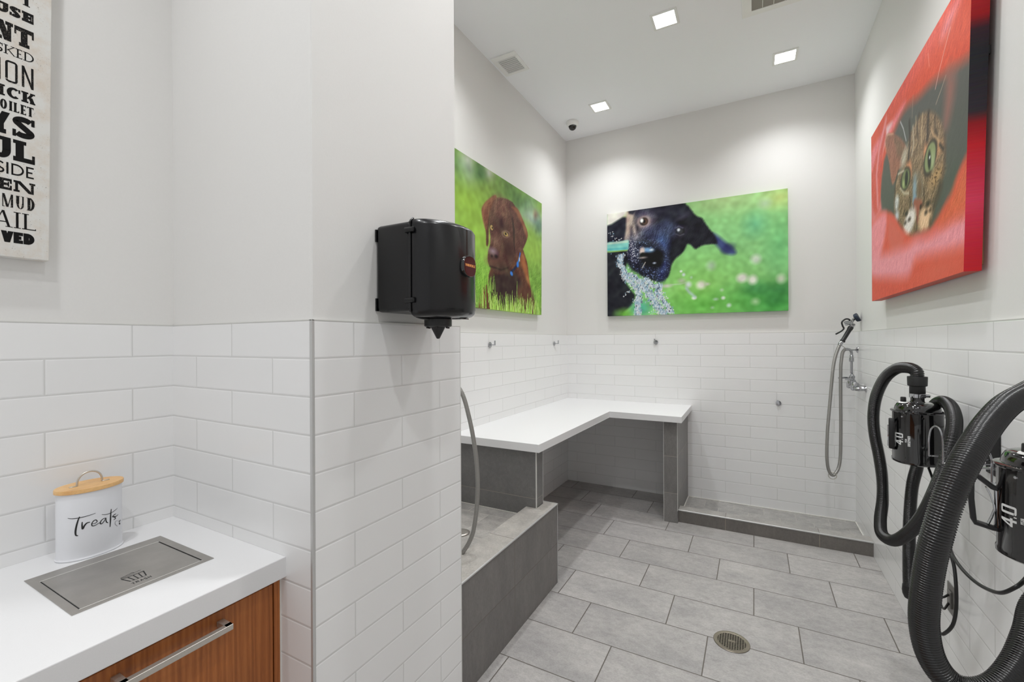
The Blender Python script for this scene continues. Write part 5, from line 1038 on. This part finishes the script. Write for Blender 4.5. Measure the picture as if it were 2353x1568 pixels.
# ------------------------------------------------------------------ word sign in the alcove
t = thing('word_sign', (XA - .007, .0, 1.72), 'distressed white canvas sign of black words cut off by the left edge', 'sign')
P_ = Part(t)
bm = bmesh.new()
SZ0, SZ1 = 1.7225, 2.745
prism(bm, [(-.18, SZ0), (.4705, SZ0 + .003), (.482, SZ1), (-.18, SZ1)], XA - .007, -1.735, 'x', .0015, 2)
P_('canvas', bm, M['sign'])
SIGN= [(2.4131, 2.4657, [('T', 0.4202, 0.4375)]), (2.3697, 2.3965, [('U', 0.3713, 0.3952), ('S', 0.3975, 0.4175), ('E', 0.42, 0.4423)]), (2.2983, 2.3485, [('N', 0.3696, 0.4037), ('T', 0.406, 0.4425)]), (2.2627, 2.287, [('S', 0.3694, 0.3847), ('K', 0.3863, 0.4075), ('E', 0.4083, 0.4204), ('D', 0.4221, 0.4424)]), (2.1899, 2.2474, [('I', 0.376, 0.3808), ('O', 0.3891, 0.4117), ('N', 0.4194, 0.4417)]), (2.1495, 2.1783, [('I', 0.3736, 0.3897), ('C', 0.3917, 0.4163), ('K', 0.4184, 0.4449)]), (2.1144, 2.1401, [('O', 0.3796, 0.3919), ('I', 0.3943, 0.403), ('L', 0.4038, 0.4142), ('E', 0.4166, 0.4272), ('T', 0.4289, 0.4414)]), (2.0497, 2.1072, [('Y', 0.3605, 0.3973), ('S', 0.4016, 0.4433)]), (1.9848, 2.0411, [('U', 0.3625, 0.3986), ('L', 0.4026, 0.4435)]), (1.9448, 1.9755, [('S', 0.3699, 0.3867), ('I', 0.3902, 0.3941), ('D', 0.3992, 0.4225), ('E', 0.4266, 0.4412)]), (1.9021, 1.932, [('E', 0.3728, 0.3999), ('N', 0.403, 0.4439)]), (1.8568, 1.8913, [('M', 0.3826, 0.4021), ('U', 0.4077, 0.4218), ('D', 0.4271, 0.4425)]), (1.8037, 1.8465, [('A', 0.3664, 0.4011), ('I', 0.4027, 0.4164), ('L', 0.4184, 0.4449)]), (1.7633, 1.793, [('V', 0.3799, 0.4026), ('E', 0.4026, 0.4202), ('D', 0.4211, 0.4418)])]
style = {'T': (.0075, .0028, 1, .003), 'USE': (.0095, .0070, 1, .0025), 'NT': (.0128, .0115, 1, .0035), 'SKED': (.0030, .0020, 1, .0025), 'ION': (.0046, .0050, 3, 0), 'ICK': (.0082, .0055, 1, .0025), 'OILET': (.0046, .0026, 1, .0009), 'YS': (.0145, .0145, 1, .0040), 'UL': (.0155, .0120, 1, .0045), 'SIDE': (.0036, .0040, 0, 0), 'EN': (.0098, .0065, 1, .0030), 'MUD': (.0056, .0016, 2, .0018), 'AIL': (.0050, .0024, 1, .0040), 'VED': (.0100, .0088, 0, 0)}
bm = bmesh.new()
for zb, zt, ls in SIGN:
    wrd = ''.join(c for c, a, b in ls); tw, th, sl, sw = style[wrd]
    for c, a, b in ls:
        if c == 'I' and wrd == 'SIDE': letters(bm, [(c, a, b, zb, zt, tw, th, 0, 0)], lambda u, v: (-1.7347, u, v))
        elif c == 'I' and wrd == 'ION': letters(bm, [(c, a, b, zb, zt, tw, th, 0, 0)], lambda u, v: (-1.7347, u, v))
        else: letters(bm, [(c, a, b, zb, zt, tw, th, sl if not (wrd == 'ION' and c == 'N') else 0, sw)], lambda u, v: (-1.7347, u, v))
P_('lettering', bm, M['wornink'], label='black mixed-typeface words in stacked lines')
random.seed(4)

# ------------------------------------------------------------------ canvas pictures
def reg(o, label, cat='picture'):
    tag(o, label, cat); return o
def stretcher(root, name, boxes):
    bm = bmesh.new()
    for b in boxes: box(bm, *b)
    mesh_obj(name, bm, M['stretch'], root)
rs = np.random.RandomState(7)
# black dog and water, back wall
p = Paint(470, 312, 1.5, (130, 205, 115), 3, 1.0, .86); p.run(DOG)
p.I += p.cl[..., None] * np.array([5, 7, 5]) * 1.0
for pa, wd_ in ((WATER[0], .05), (WATER[1], .07), (WATER[2], .045)):
    for k_ in range(len(pa) - 1):
        (x0, y0), (x1, y1) = pa[k_], pa[k_ + 1]; L = math.hypot(x1 - x0, y1 - y0); n_ = int(L * 1500)
        for i in range(n_):
            t_ = rs.rand(); r_ = rs.randn() * wd_ * .32
            p.stroke(x0 + (x1 - x0) * t_ + r_ * .8, y0 + (y1 - y0) * t_, .008, (158, 184, 204), .35)
            c_ = [(226, 232, 236), (170, 200, 222), (120, 165, 195), (50, 66, 92), (205, 200, 200)][rs.choice(5, p=[.34, .24, .16, .14, .12])]
            bx, by = x0 + (x1 - x0) * t_ + r_, y0 + (y1 - y0) * t_ + rs.randn() * .006
            for q_ in range(4): p.stroke(bx + .0016 * q_ * rs.randn() * .3, by - .004 * q_, .0026 + .0012 * rs.rand(), c_, .8)
for pa in WATER:
    for (x0, y0), (x1, y1) in zip(pa, pa[1:]):
        L = math.hypot(x1 - x0, y1 - y0); n_ = int(L * 170)
        for i in range(n_):
            t_ = rs.rand(); sp_ = .018 if len(pa) > 3 else .008
            c_ = [(228, 234, 238), (160, 195, 222), (210, 205, 205), (120, 165, 190), (50, 62, 84), (232, 226, 218)][rs.choice(6, p=[.3, .2, .18, .12, .08, .12])]
            p.stroke(x0 + (x1 - x0) * t_ + rs.randn() * sp_, y0 + (y1 - y0) * t_ + rs.randn() * sp_ * .8, .0024 + rs.rand() * .0042, c_, .85)
X0, X1, Z0, Z1, YF_ = -1.308, .256, 1.7395, 2.777, 4.4287
o = canvas_mesh('dog_picture', p, lambda u, v: (X0 + u * (X1 - X0), YF_, Z0 + v * (Z1 - Z0)), lambda u, v: (X0 + u * (X1 - X0), YB + .0095, Z0 + v * (Z1 - Z0)), M['print'])
reg(o, 'canvas print of a black dog biting a garden hose on the back wall')
# puppy, left wall
p = Paint(440, 300, 1.5, (125, 165, 70), 5, 1.05, .92); p.run(PUP)
p.I += p.cl[..., None] * np.array([5, 7, 4])
def blade(x, y, h, lean, w_, c_):
    n_ = int(h / .004) + 2
    for i in range(n_):
        f_ = i / n_; p.stroke(x + lean * f_ * f_, y + h * f_, w_ * (1 - .75 * f_) + .001, c_, .85)
for i in range(240):
    x = rs.rand() * 1.5; base_ = rs.rand() * .22
    blade(x, base_ - .03, .05 + rs.rand() * .12, rs.randn() * .02, .004, [(120, 175, 50), (150, 200, 70), (100, 150, 45), (170, 210, 95)][rs.randint(4)]) if (x < .72 or x > 1.36) else None
for i in range(170):
    x = .62 + rs.rand() * .85; blade(x, -.02, .05 + rs.rand() * .11, rs.randn() * .02, .005, [(150, 200, 60), (175, 215, 90), (120, 170, 45), (190, 225, 120)][rs.randint(4)])
for x, h in ((1.03, .27), (.95, .19), (1.10, .18), (1.22, .19), (1.30, .24), (.85, .17), (1.27, .16)): blade(x, -.02, h, .01, .005, (165, 215, 85))
PY0, PY1, PX = 2.177, 3.737, -1.728
o = canvas_mesh('puppy_picture', p, lambda u, v: (PX, PY0 + u * (PY1 - PY0) + (.02 * v if u > .5 else 0) * (u - .5) * 2, 1.732 + v * 1.0375), lambda u, v: (XL - .0095, PY0 + u * (PY1 - PY0) + (.02 * v if u > .5 else 0) * (u - .5) * 2, 1.732 + v * 1.0375), M['print'])
reg(o, 'canvas print of a brown puppy with a blue collar on the left wall')
# cat in red blanket, right wall; glare washed into the front print colours
p = Paint(330, 400, 1.5, (214, 88, 62), 9, 1.0, 1.0); p.run(CAT)
p.I += p.fur[..., None] * 1.6
GX = .6562
def sb(wc, loop, nu, nv):
    out = wc.copy()
    for k_, (i, j) in enumerate(loop):
        if i == nu - 1:
            v = j / (nv - 1); st = [(0, (200, 36, 46)), (.10, (206, 40, 62)), (.24, (222, 66, 96)), (.33, (205, 50, 75)), (.42, (200, 34, 44)), (.49, (150, 26, 34)), (.53, (52, 44, 52)), (.72, (38, 38, 44)), (.79, (60, 34, 44)), (.83, (160, 26, 32)), (1, (205, 38, 46))]
            for (v0, c0), (v1, c1) in zip(st, st[1:]):
                if v0 <= v <= v1:
                    f_ = (v - v0) / (v1 - v0); rgb = [a * (1 - f_) + b * f_ + rs.randn() * 3 for a, b in zip(c0, c1)]; out[k_] = lin(rgb)[:3]
        elif j == 0 or j == nv - 1: out[k_] = wc[k_] * .8
    return out
def cat_pt(x):
    return lambda u, v: (x, 3.5576 - u * (3.5576 - (2.16 - .085 * v)), 1.733 + v * 1.0375)
o = canvas_mesh('cat_picture', p, cat_pt(GX), cat_pt(XR - .008), M['print'], sb)
reg(o, 'canvas print of a tabby cat wrapped in a red blanket on the right wall')
bm = bmesh.new()
box(bm, XR - .0079, XR + .0095, 2.20, 2.24, 1.76, 2.74); box(bm, XR - .0079, XR + .0095, 3.49, 3.53, 1.76, 2.74); box(bm, XR - .0079, XR + .0095, 2.24, 3.49, 2.70, 2.74)
mesh_obj('stretcher_bar', bm, M['stretch'], o)
bm = bmesh.new(); box(bm, XR - .006, XR + .004, 2.118, 2.128, 2.47, 2.50, .001, 1); box(bm, XR - .0065, XR - .0035, 2.112, 2.132, 2.462, 2.508); mesh_obj('hanger_clip', bm, M['blackmatt'], o)
